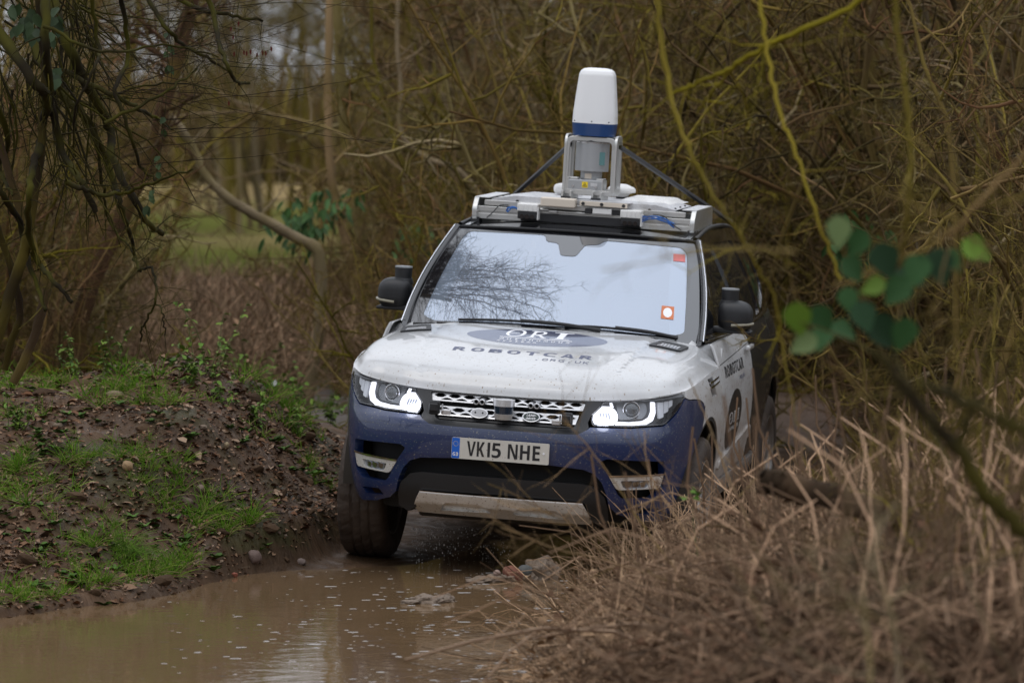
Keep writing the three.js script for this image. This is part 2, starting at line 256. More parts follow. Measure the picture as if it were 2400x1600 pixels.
for (const s of [-1, 1]) { // bonnet vents
  const X = (a) => a.map(([x, z]) => [s * x, z]), v = cp('hood_vent', drape(rounded(X([[.60, 1.02], [.775, 1.02], [.80, 1.24], [.645, 1.24]]), .03), [rounded(X([[.635, 1.05], [.755, 1.05], [.765, 1.18], [.66, 1.18]]), .012)], hoodXZ, { max: .03, depth: .014, off: .010 }), CM.satin, hoodMesh);
  const slots = []; for (let i = 0; i < 6; i++) for (let j = 0; j < 5; j++) slots.push(rounded(X([[.65 + i * .0175, 1.062 + j * .024], [.661 + i * .0175, 1.062 + j * .024], [.661 + i * .0175, 1.077 + j * .024], [.65 + i * .0175, 1.077 + j * .024]]), .002, 2));
  cp('vent_mesh', drape(P2(X([[.63, 1.045], [.76, 1.045], [.77, 1.185], [.655, 1.185]])), slots, hoodXZ, { max: .04, depth: .004, off: .007 }), CM.silver, hoodMesh);
}

// bumper skin with its openings
const bumperTop = [[0, .745], [.30, .746], [.40, .749], [.445, .772], [.466, .787], [.55, .787], [.705, .789], [.895, .805], [.982, .862], [1.045, .915], [1.085, .943], [1.14, .932], [1.26, .926], [1.36, .914], [1.42, .893], [1.455, .862]];
const archP = (cx, r, a0, a1, n) => { const o = []; for (let i = 0; i <= n; i++) { const a = lerp(a0, a1, i / n); o.push([cx + r * Math.cos(a), .37 + r * Math.sin(a)]); } return o; };
const archFront = archP(1.60, .44, 2.02, 3.05, 12); // front half of the wheel opening, going down
{
  const right = [...bumperTop, ...archFront, [1.14, .30], [.95, .285], [.78, .30], [.66, .33], [.60, .37], [.575, .44], [.545, .50], [.50, .545], [.44, .566], [.27, .578], [0, .581]];
  const outl = [...right, ...right.slice(1, -1).reverse().map(([a, b]) => [-a, b])];
  const slot = (s) => rounded([[.525, .612], [.59, .527], [.64, .44], [.67, .417], [.86, .420], [.925, .455], [.935, .545], [.908, .62], [.56, .628]].map(([a, b]) => [s * a, b]), .012);
  const low = (s) => rounded([[.70, .338], [.86, .333], [.88, .366], [.72, .372]].map(([a, b]) => [s * a, b]), .008);
  cp('front_bumper', drape(P2(outl), [slot(1), slot(-1), low(1), low(-1)], body, { max: .045, depth: .05 }), CM.blue);
}
cp('bumper_inner', drape(P2([[-1.02, .26], [1.02, .26], [1.02, .93], [-1.02, .93]]), [], body, { max: .12, depth: 0, off: -.12 }), CM.dark);
both((s, bm) => {
  // fog lamp slot: bezel with the lamp set into it, dark recess behind
  const bez = cp('fog_lamp_bezel', drape(rounded([[.582, .534], [.915, .548], [.90, .476], [.632, .464]], [.006, .006, .02, .02]), [rounded([[.648, .514], [.832, .520], [.815, .478], [.668, .472]], [.008, .008, .02, .02])], bm, { max: .04, depth: .03, off: .004 }), CM.skid);
  cp('bezel_trim', drape(rounded([[.578, .541], [.92, .556], [.917, .546], [.584, .531]], .004), [], bm, { max: .04, depth: .012, off: .008 }), CM.chrome, bez);
  cp('fog_lamp', drape(rounded([[.645, .517], [.836, .523], [.82, .474], [.665, .468]], .015), [], bm, { max: .04, depth: .01, off: -.012 }), CM.reflector, bez);
  cp('fog_lens', drape(rounded([[.645, .517], [.836, .523], [.82, .474], [.665, .468]], .015), [], bm, { max: .04, depth: 0, off: -.002 }), CM.lens, bez);
  for (const k of [0, 1, 2]) cp('led_cell', drape(rounded([[.678 + k * .045, .509], [.712 + k * .045, .511], [.708 + k * .045, .482], [.682 + k * .045, .480]], .008), [], bm, { max: .03, depth: .008, off: -.006 }), CM.chrome, bez);
  cp('washer_cover', drape(rounded([[.643, .771], [.737, .775], [.735, .742], [.636, .738]], .01), [], bm, { max: .04, depth: .003, off: .0025 }), CM.blue);
});
// lower air intake: black fascia below the plate, valance blade, skid plate
cp('intake_mesh', drape(P2([[-.6, .3], [.6, .3], [.6, .60], [-.6, .60]]), [], body, { max: .1, depth: 0, off: -.10 }), CM.dark);
{
  const r = [[0, .489], [.44, .487], [.505, .474], [.57, .42], [.60, .355], [.62, .29], [.56, .262], [.50, .29], [.468, .375], [.44, .392], [0, .398]];
  cp('lower_valance', drape(P2([...r, ...r.slice(1, -1).reverse().map(([a, b]) => [-a, b])]), [], body, { max: .05, depth: .05, off: -.012 }), CM.satin);
  const hole = (s) => rounded([[.06, .286], [.10, .335], [.31, .332], [.35, .276]].map(([a, b]) => [s * a, b]), [.002, .02, .02, .002]);
  const sk = [[0, .381], [.45, .378], [.512, .285], [.49, .25], [0, .25]];
  const under = (u, y, o) => { const p = body(u, y, o); if (y < .318) { p.z -= (.318 - y) * 1.1; p.y += (.318 - y) * .1; } return p; };
  cp('skid_plate', drape(P2([...sk, ...sk.slice(1, -1).reverse().map(([a, b]) => [-a, b])]), [hole(1), hole(-1)], under, { max: .03, depth: .03, off: .006 }), CM.skid);
  for (const s of [1, -1]) cp('skid_recess', drape(hole(s), [], under, { max: .03, depth: 0, off: -.022 }), CM.skid);
  cp('skid_edge', drape(P2([[-.45, .379], [.45, .379], [.447, .386], [-.447, .386]]), [], body, { max: .06, depth: .03, off: .001 }), CM.chrome);
}
// number plate
{
  const pm = (x, y, o = 0) => V3(x, y, .004 - .0 + (0.012 + o) - 0.06 * (0.64 - y) * 0.5);
  const pl = cp('number_plate', drape(rounded([[-.26, .582], [.26, .582], [.26, .693], [-.26, .693]], .008), [], pm, { max: .2, depth: .012 }), CM.plateW);
  cp('plate_band', drape(rounded([[-.2585, .5835], [-.217, .5835], [-.217, .6915], [-.2585, .6915]], .005), [], pm, { max: .2, depth: .0003, off: .0008 }), CM.plateBlue, pl);
  const stars = []; for (let k = 0; k < 12; k++) { const a = k / 12 * Math.PI * 2; stars.push(drape(ellipse(-.238 + .0125 * Math.cos(a), .660 + .0125 * Math.sin(a), .0017, .0017, 6), [], pm, { max: .1, depth: .0003, off: .0014 })); }
  cp('star_ring', merge(stars), M({ color: C(.75, .6, .1), roughness: .5 }), pl);
  cp('lettering', lettering(fontB, 'GB', -.2525, -.2235, .596, .615, pm, .0014), CM.whiteInk, pl);
  cp('lettering', merge([lettering(fontB, 'VK', -.178, -.083, .600, .678, pm, .001), drape(P2([[-.068, .6], [-.054, .6], [-.054, .678], [-.068, .678]]), [], pm, { max: .1, depth: .0004, off: .001 }), lettering(fontB, '5', -.044, .004, .600, .678, pm, .001), lettering(fontB, 'N', .041, .093, .600, .678, pm, .001), lettering(fontB, 'H', .106, .158, .600, .678, pm, .001), lettering(fontB, 'E', .173, .212, .600, .678, pm, .001)]), CM.ink, pl);
  cp('screw_cap', drape(ellipse(.232, .640, .006, .006, 16), [], pm, { max: .1, depth: .004, off: .004 }), CM.whiteInk, pl);
}
// grille: dark surround, two silver lattice bars, badges, pairs of nozzles
{
  const so = [[0, .917], [.30, .919], [.45, .921], [.538, .924], [.522, .893], [.472, .851], [.452, .81], [.458, .785], [.437, .766], [.395, .743], [.30, .740], [0, .739]];
  const si = rounded([[-.438, .911], [.438, .911], [.405, .825], [.372, .772], [-.372, .772], [-.405, .825]], [.01, .01, .03, .05, .05, .03]);
  const sur = cp('grille_surround', drape(P2([...so, ...so.slice(1, -1).reverse().map(([a, b]) => [-a, b])]), [si], body, { max: .05, depth: .06, off: -.002 }), CM.satin);
  cp('grille_back', drape(P2([[-.46, .76], [.46, .76], [.46, .93], [-.46, .93]]), [], body, { max: .12, depth: 0, off: -.065 }), CM.dark, sur);
  const bar = (x0, x1, y0, y1) => { // lattice of long hexagons above and flat wedges below
    const holes = [], n = Math.round((x1 * 2) / .087), w = 2 * (x1 - .012) / n, h = y1 - y0;
    for (let k = 0; k < n; k++) {
      const c = -x1 + .012 + w * (k + .5), a = w * .5 - .0045, ym = y1 - h * .33;
      holes.push(P2([[c - a, ym], [c - a * .35, y1 - .005], [c + a * .35, y1 - .005], [c + a, ym], [c + a * .4, ym - h * .23], [c - a * .4, ym - h * .23]]));
      if (k < n - 1) { const c2 = c + w / 2, b = w * .5 - .006, yb = y0 + .007; holes.push(P2([[c2 - b, yb], [c2 - b * .5, yb + h * .20], [c2, yb + h * .27], [c2 + b * .5, yb + h * .20], [c2 + b, yb]])); }
    }
    return drape(P2([[-x0, y0], [x0, y0], [x1, y1], [-x1, y1]]), holes, body, { max: .03, depth: .022, off: -.016 });
  };
  cp('grille_bar', bar(.424, .436, .866, .909), CM.silver, sur); cp('grille_bar', bar(.385, .402, .795, .842), CM.silver, sur);
  cp('grille_ledge', drape(P2([[-.36, .776], [.36, .776], [.38, .793], [-.38, .793]]), [], body, { max: .05, depth: .01, off: -.03 }), CM.satin, sur);
  const oval = (x, m) => { const b = cp('badge', drape(ellipse(x, .822, .048, .0255, 32), [], body, { max: .03, depth: .012, off: .002 }), CM.silver, sur); cp('badge_face', drape(ellipse(x, .822, .0425, .0205, 32), [], body, { max: .03, depth: .001, off: .0035 }), m, sur); return b; };
  oval(-.14, M({ color: C(.42, .42, .43), roughness: .5 })); for (const k of [-1, 1]) cp('bolt_hole', drape(ellipse(-.14 + k * .0205, .824, .005, .005, 12), [], body, { max: .03, depth: .001, off: .0046 }), CM.ink, sur);
  oval(.144, M({ color: C(.012, .028, .022), roughness: .3 }));
  cp('badge_lettering', merge([lettering(fontB, 'LAND-', .119, .171, .8245, .835, body, .0046, { shear: .2 }), lettering(fontB, '-ROVER', .113, .168, .8085, .819, body, .0046, { shear: .2 })]), CM.whiteInk, sur);
  for (const x of [-.148, .153]) for (const k of [-1, 1]) { const c = body(x + k * .0165, .882, 0), g = new THREE.LatheGeometry([[.0095, .03], [.0095, .045], [.012, .05], [.0175, .044], [.019, .02], [.021, -.03]].map(([a, b]) => new THREE.Vector2(a, b)), 24); g.rotateX(Math.PI / 2); g.translate(c.x, c.y - .004, c.z - .03); const nz = cp('horn_nozzle', g, CM.silver, sur); const d = new THREE.CircleGeometry(.0098, 20); d.translate(c.x, c.y - .004, c.z - .002); cp('nozzle_mouth', d, CM.dark, sur); }
  // laser scanner puck and two boxed cameras mounted on the grille
  const q = cp('laser_scanner', cyl(.057, .057, .034, 40, .001, .890, -.015), M({ color: C(.6, .6, .61), roughness: .35, metalness: .5 }));
  cp('scanner_window', cyl(.046, .054, .042, 40, .001, .853, -.015), MP({ color: C(.01, .025, .05), roughness: .06, clearcoat: 1 }), q); cp('scanner_base', cyl(.045, .05, .03, 40, .001, .817, -.015), M({ color: C(.42, .40, .38), roughness: .45, metalness: .4 }), q);
  for (const [x, y, r] of [[-.368, .838, .5], [.342, .826, 0]]) {
    const b = cp('grille_camera', box(.056, .072, .05, x, y, .0 - .012, .012), CM.rubber); cp('camera_cap', box(.046, .044, .016, x, y + .004, .018, .008), CM.satin, b);
    cp('camera_bracket', merge([box(.07, .004, .03, x + (x < 0 ? .05 : -.05), y - .012, -.02), box(.006, .05, .03, x + (x < 0 ? .04 : -.04), y - .005, -.02), box(.05, .03, .012, x + (x < 0 ? .06 : -.06), y - .02, -.03)]), CM.silver, b);
  }
}
// headlamps
both((s, bm) => {
  const out = [[.541, .917], [.524, .893], [.473, .85], [.470, .815], [.480, .796], [.705, .797], [.897, .813], [.972, .866], [1.04, .917], [1.072, .942], [1.084, .968], [.985, .962], [.911, .951], [.79, .934], [.66, .925]];
  const L = cp('headlamp', drape(rounded(out, .012), [], bm, { max: .05, depth: .0, off: -.055 }), CM.housing);
  cp('lamp_rim', drape(rounded(out, .012), [rounded(out.map(([a, b]) => [.76 + (a - .76) * .972, .868 + (b - .868) * .90]), .01)], bm, { max: .05, depth: .06, off: -.003 }), CM.gloss, L);
  cp('lamp_lens', drape(rounded(out, .012), [], bm, { max: .05, depth: 0, off: -.001 }), CM.lens, L);
  // daytime light: square ring with a stub, then a bar below that turns up at the outer end
  cp('daytime_light', merge([
    drape(rounded([[.475, .868], [.497, .893], [.60, .893], [.632, .868], [.632, .822], [.60, .799], [.497, .799], [.475, .822]], .02), [rounded([[.508, .869], [.596, .869], [.596, .823], [.508, .823]], .014)], bm, { max: .04, depth: .02, off: -.022 }),
    drape(rounded([[.592, .890], [.588, .916], [.602, .918], [.612, .890]], .004), [], bm, { max: .04, depth: .01, off: -.022 }),
    drape(rounded([[.615, .800], [.70, .800], [.80, .808], [.845, .830], [.866, .87], [.870, .928], [.852, .928], [.846, .876], [.828, .845], [.79, .826], [.70, .818], [.62, .818]], .008), [], bm, { max: .03, depth: .014, off: -.02 }),
  ]), CM.led, L);
  cp('lamp_reflector', drape(rounded([[.506, .871], [.598, .871], [.598, .821], [.506, .821]], .01), [], bm, { max: .04, depth: .0, off: -.028 }), CM.ledSoft, L);
  for (let k = 0; k < 4; k++) cp('reflector_slat', drape(rounded([[.523 + k * .017, .861], [.529 + k * .017, .861], [.533 + k * .017, .831], [.527 + k * .017, .831]], .001, 2), [], bm, { max: .04, depth: .01, off: -.02 }), CM.reflector, L);
  const c = bm(.735, .880, -.045), ring = new THREE.TorusGeometry(.043, .005, 10, 40), lensg = new THREE.SphereGeometry(.039, 28, 14, 0, Math.PI * 2, 0, 1.2); lensg.scale(1, .55, 1); lensg.rotateX(Math.PI / 2);
  for (const g of [ring, lensg]) { g.rotateY(s * .38); g.translate(c.x, c.y, c.z + .012); }
  cp('projector_ring', ring, CM.chrome, L); cp('projector_lens', lensg, MP({ color: C(.06, .065, .07), roughness: .05, clearcoat: 1 }), L);
  const cells = []; for (let k = 0; k < 3; k++) cells.push(drape(rounded([[.89 + k * .036, .84 + k * .028], [.922 + k * .036, .85 + k * .03], [.925 + k * .036, .928 + k * .006], [.892 + k * .036, .926 + k * .004]], .006), [], bm, { max: .03, depth: .012, off: -.03 }));
  cp('indicator_reflector', merge(cells), M({ color: C(.70, .72, .75), roughness: .3, metalness: .25 }), L);
  const tri = drape(rounded([[.64, .826], [.80, .834], [.835, .87], [.835, .92], [.64, .915]], .02), [ellipse(.735, .88, .05, .05, 28)], bm, { max: .03, depth: .01, off: -.044 });
  cp('lamp_bezel', tri, M({ color: C(.20, .205, .215), roughness: .3, metalness: .6 }), L);
  const f = bm(.545, .845, .03), lamp = new THREE.PointLight(0xe8eeff, 0.06); lamp.name = 'daytime_lamp'; lamp.position.copy(f); lamp.castShadow = true; lamp.shadow.radius = 2; L.add(lamp);
});
// wings, doors, rear quarters
both((s, bm, cm) => {
  const archBack = archP(1.60, .44, .06, 2.02, 22);
  const wing = cp('front_wing', drape(P2([[1.46, .866], [1.425, .897], [1.362, .919], [1.26, .931], [1.14, .937], [1.09, .949], [1.092, .982], [1.16, .992], [1.35, 1.012], [1.56, 1.034], [1.80, 1.041], [2.07, 1.047], [2.07, .40], [2.06, .395], ...archBack]), [rounded([[1.575, 1.014], [1.74, 1.018], [1.82, .910], [1.67, .910]], .008)], bm, { max: .06, depth: .025 }), CM.flankWhite);
  cp('vent_recess', drape(P2([[1.55, .89], [1.86, .89], [1.86, 1.025], [1.55, 1.025]]), [], bm, { max: .1, depth: 0, off: -.03 }), CM.dark, wing);
  for (const y of [.958, .984]) cp('vent_blade', drape(rounded([[1.62, y], [1.92, y + .014], [1.94, y + .024], [1.61, y + .012]], .002), [], bm, { max: .05, depth: .01, off: .006 }), CM.chrome, wing);
  cp('arch_lip', drape(P2([...archP(1.60, .44, .1, 3.05, 40), ...archP(1.60, .418, 3.05, .1, 40)]), [], bm, { max: .05, depth: .05, off: -.004 }), CM.satin, wing);
  cp('hood_shoulder', drape(P2([[2.10, 1.051], [2.10, 1.165], [2.06, 1.165], [2.06, 1.051]]), [], bm, { max: .05, depth: .01 }), CM.flankWhite, wing);
  const door = cp('front_door', drape(rounded([[2.08, .40], [2.082, 1.165], [3.42, 1.168], [3.40, 1.0], [3.405, .42]], .02), [], bm, { max: .07, depth: .02 }), CM.flankWhite);
  cp('door_crease', drape(P2([[2.09, 1.050], [3.40, 1.088], [3.40, 1.092], [2.09, 1.054]]), [], bm, { max: .06, depth: .001, off: .0008 }), CM.dark, door);
  const h = cp('door_handle', box(.03, .032, .2, 0, 0, 0, .014), CM.white, door); h.position.copy(bm(3.24, 1.075, .028));
  cp('lettering', lettering(fontB, 'ROBOTCAR', 2.22, 3.02, .972, 1.036, s > 0 ? bm : (u, y, o) => bm(5.24 - u, y, o), .001), CM.ink, door); cp('lettering', lettering(fontR, '.org.uk', 2.78, 3.02, .925, .952, s > 0 ? bm : (u, y, o) => bm(5.24 - u, y, o), .001), CM.decalInk, door);
  const ov = cp('oval_decal', drape(ellipse(2.57, .715, .33, .165, 48, .12), [], bm, { max: .05, depth: .0004, off: .0008 }), paint(flank([.07, .075, .09], 9, .55), { clearcoat: .6 }), door);
  cp('lettering', merge([lettering(fontS, 'ORI', 2.36, 2.80, .70, .765, s > 0 ? bm : (u, y, o) => bm(5.16 - u, y, o), .0014), lettering(fontR, 'autonomous systems', 2.36, 2.80, .66, .685, s > 0 ? bm : (u, y, o) => bm(5.16 - u, y, o), .0014)]), M({ color: C(.4, .38, .36), roughness: .6 }), door);
  cp('rear_door', drape(rounded([[3.43, .42], [3.425, 1.0], [3.445, 1.168], [4.46, 1.172], [4.52, .95], [4.36, .80], [4.10, .62], [4.06, .45]], .03), [], bm, { max: .08, depth: .02 }), CM.flankBlack);
  cp('sill', drape(rounded([[2.02, .385], [4.07, .40], [4.05, .26], [2.05, .25]], .02), [], bm, { max: .1, depth: .06, off: .004 }), CM.flankWhite);
  cp('door_moulding', drape(rounded([[2.12, .47], [3.38, .55], [3.40, .60], [3.36, .62], [2.14, .52]], .02), [], bm, { max: .06, depth: .02, off: .012 }), CM.flankWhite, door);
  cp('rear_quarter', drape(P2([[4.535, .95], [4.475, 1.172], [5.60, 1.17], [6.25, 1.16], [6.25, .30], [5.4, .30], [5.02, .42], ...archP(4.52, .45, .35, 1.93, 16)]), [], bm, { max: .1, depth: .02 }), CM.flankBlack);
  // cabin side: frame and panes
  const wins = [rounded([[1.66, 1.19], [2.10, 1.60], [2.66, 1.648], [2.64, 1.192]], .03), rounded([[2.75, 1.193], [2.77, 1.648], [3.60, 1.628], [3.66, 1.2]], .04), rounded([[3.77, 1.21], [3.72, 1.622], [4.25, 1.57], [4.45, 1.32]], .05)];
  const fr = cp('cabin_frame', drape(P2([[1.39, 1.155], [1.60, 1.32], [1.86, 1.51], [2.12, 1.685], [2.35, 1.70], [2.8, 1.715], [3.8, 1.69], [4.5, 1.60], [4.74, 1.3], [4.76, 1.155]]), wins, cm, { max: .08, depth: .03 }), CM.gloss);
  wins.forEach((w) => cp('side_window', drape(w, [], cm, { max: .1, depth: 0, off: -.01 }), CM.sideGlass, fr));
  cp('window_rail', tube([cm(1.5, 1.178, .008), cm(2.4, 1.176, .008), cm(3.6, 1.182, .008), cm(4.5, 1.2, .008)], .006, 6, 30), CM.chrome, fr);
  const p = [0, .25, .5, .75, 1].map((t) => { const a = screenP(s * 1.012, t, 0), b = cm(lerp(1.42, 2.12, t), lerp(1.17, 1.685, t), 0); return a.lerp(b, .5); });
  cp('windscreen_pillar', tube(p, .021, 10, 30), CM.gloss, fr);
  cp('pillar_strip', tube(p.map((q) => q.clone().add(V3(s * .012, .008, .018))), .004, 6, 30), CM.chrome, fr);
});
// roof, windscreen, cowl
const roofY = (z) => smooth(z, [1.9, 2.1, 2.4, 2.9, 3.8, 4.6], [1.672, 1.685, 1.702, 1.72, 1.69, 1.60]);
const roofP = (s, t) => { const z = lerp(2.015 + .115 * s * s, 4.62, t), x = smooth(z, ZR, XR) * s; return V3(x, roofY(z) + .026 * (1 - s * s) + .002, -z); };
const roof = cp('roof', grid(40, 50, (a, b) => roofP(a * 2 - 1, b)), CM.gloss);
cp('tailgate', grid(20, 12, (a, b) => { const s = a * 2 - 1; return V3(s * lerp(.59, .80, b), lerp(1.6, 1.15, b) + .02 * (1 - s * s), -(lerp(4.62, 4.80, b) + .03 * (1 - s * s))); }), CM.gloss);
for (const s of [-1, 1]) cp('roof_gutter', tube([.0, .25, .5, .75, 1].map((t) => { const p = roofP(s * .985, t); p.y += .006; return p; }), .013, 8, 40), CM.satin, roof);
for (const s of [-1, 1]) cp('rack_strap', grid(4, 10, (a, b) => { const p = roofP(s * (.90 + .045 * a), b * .14); p.y += .004; return p; }), M({ color: C(.5, .52, .54), roughness: .25, metalness: .9 }), roof);
cp('roof_lip', tube([-1, -.6, -.2, .2, .6, 1].map((s) => { const p = roofP(s, 0); p.z += .004; p.y -= .006; return p; }), .008, 6, 40), CM.rubber, roof);
const screen = cp('windscreen', drape(P2([[-1, -.02], [1, -.02], [1, 1], [-1, 1]]), [], screenP, { max: .06, depth: 0 }), CM.glass);
cp('screen_surround', drape(P2([[-1, -.06], [1, -.06], [1, 1.005], [-1, 1.005]]), [rounded([[-.905, .075], [-.80, .025], [.80, .025], [.905, .075], [.915, .86], [.87, .925], [.36, .935], [.27, .935], [.22, .88], [.12, .87], [.07, .73], [-.05, .73], [-.10, .87], [-.20, .88], [-.23, .955], [-.87, .955], [-.90, .90]], .03)], screenP, { max: .05, depth: 0, off: .002 }), CM.frit, screen);
cp('permit_sticker', drape(rounded([[.745, .185], [.83, .185], [.83, .305], [.745, .305]], .004), [ellipse(.7875, .245, .03, .044, 28)], screenP, { max: .05, depth: 0, off: .002 }), CM.amber, screen);
cp('sticker_disc', drape(ellipse(.7875, .245, .03, .044, 28), [], screenP, { max: .05, depth: 0, off: .002 }), CM.whiteInk, screen);
cp('red_sticker', drape(P2([[.81, .77], [.90, .77], [.90, .85], [.81, .85]]), [], screenP, { max: .05, depth: 0, off: .002 }), M({ color: C(.62, .16, .15), roughness: .5 }), screen);
cp('cowl', grid(30, 3, (a, b) => { const s = a * 2 - 1, p = screenP(s, -.03, -.01), q = hood(s * .9, 1, -.012); return q.lerp(p, b); }), CM.satin);
for (const [a, b, h] of [[-.62, .36, .03], [.12, .86, .035]]) { const w = cp('wiper', tube([a, lerp(a, b, .3), lerp(a, b, .6), b].map((s, i) => screenP(s, .028 + .012 * Math.sin(i * 1.2), .012)), .007, 6, 24), CM.rubber); cp('wiper_arm', tube([screenP(b, .0, .02), screenP(lerp(a, b, .75), .02, .026), screenP(lerp(a, b, .45), .035, .022)], .010, 6, 16), CM.satin, w); }
for (const s of [-1, 1]) cp('scuttle_corner', grid(10, 6, (a, b) => { const q = hood(s * lerp(.70, 1, a), 1, -.002), A = V3(s * .79, 1.185, -1.47), B = V3(s * .935, 1.13, -1.62); return q.lerp(A.lerp(B, a), b); }), CM.white);
// mirrors with a camera pod on top
for (const s of [-1, 1]) {
  const sh = new THREE.SphereGeometry(1, 36, 24), p = sh.attributes.position;
  for (let i = 0; i < p.count; i++) { let x = p.getX(i), y = p.getY(i), z = p.getZ(i); const f = (v, e) => Math.sign(v) * Math.abs(v) ** e; x = f(x, .62); y = f(y, .66); z = f(z, .8); const top = y > 0 ? 1 - .16 * Math.max(0, x) ** 2 : 1; p.setXYZ(i, s * (.972 + .098 * x), 1.300 + .088 * y * top, -1.82 + .085 * z); }
  const g = s < 0 ? sh.toNonIndexed() : sh; g.computeVertexNormals(); const smoothG = s < 0 ? mirrorGeo(mirrorGeo(g)) : g;
  const m = cp('wing_mirror', mergeVertices(clean(smoothG)), CM.satin); m.geometry.computeVertexNormals();
  cp('mirror_arm', merge([box(.17, .035, .07, s * .885, 1.222, -1.80, .014), box(.2, .02, .11, s * .97, 1.215, -1.82, .01)]), CM.satin, m);
  const ind = []; for (let k = 0; k <= 6; k++) { const a = -.2 + k * .27; ind.push(V3(s * (.98 + .095 * Math.sin(a)), 1.252 + .012 * k / 6, -1.82 + .088 * Math.cos(a))); } cp('mirror_indicator', tube(ind, .008, 8, 20), M({ color: C(.26, .24, .18), roughness: .3 }), m);
  cp('camera_pod', cyl(.047, .049, .075, 32, s * .934, 1.408, -1.83), CM.satin, m); cp('pod_collar', cyl(.062, .051, .03, 32, s * .934, 1.372, -1.83), CM.satin, m); cp('pod_lid', cyl(.05, .0485, .008, 32, s * .934, 1.449, -1.83), M({ color: C(.2, .21, .22), roughness: .35 }), m);
}
// interior: pillar trim, dashboard, wheel, seats
{
  const inn = cp('dashboard', grid(16, 6, (a, b) => { const s = a * 2 - 1; return V3(s * .78, 1.12 - .05 * b * b + .02 * Math.sin(b * 3), -(1.36 + .16 * s * s + .45 * b)); }), CM.trim);
  for (const s of [-1, 1]) cp('pillar_trim', grid(4, 14, (a, b) => screenP(s * lerp(.97, .82 - .03 * Math.sin(b * 3), a), lerp(.03, .97, b), -.008 - .01 * a)), CM.cream);
  const wh = new THREE.TorusGeometry(.18, .014, 10, 36); wh.rotateX(-.4); wh.translate(-.37, 1.07, -2.0); cp('steering_wheel', wh, CM.rubber);
  for (const x of [-.37, .37]) { const st = cp('seat', box(.5, .16, .5, x, .66, -2.45, .06), CM.cream); const bk = box(.48, .62, .16, 0, 0, 0, .07); bk.rotateX(.2); bk.translate(x, 1.02, -2.72); cp('backrest', bk, CM.cream, st); cp('headrest', box(.26, .17, .1, x, 1.42, -2.82, .045), CM.cream, st); }
  cp('headliner', grid(8, 8, (a, b) => { const p = roofP((a * 2 - 1) * .95, b); p.y -= .04; return p; }), CM.cream);
  const mir = cp('inner_mirror', box(.21, .06, .03, 0, 1.56, -2.0, .015), CM.rubber);
  cp('floor_pan', merge([box(.98, .06, 4.3, 0, .25, -2.5, .02), box(1.70, .06, 1.9, 0, .26, -2.36, .02), box(1.6, .4, .3, 0, .42, -4.55, .05)]), CM.under);
  const blk = box(1.66, .5, .04, 0, .52, -1.36, .01); cp('firewall', blk, CM.dark);
}
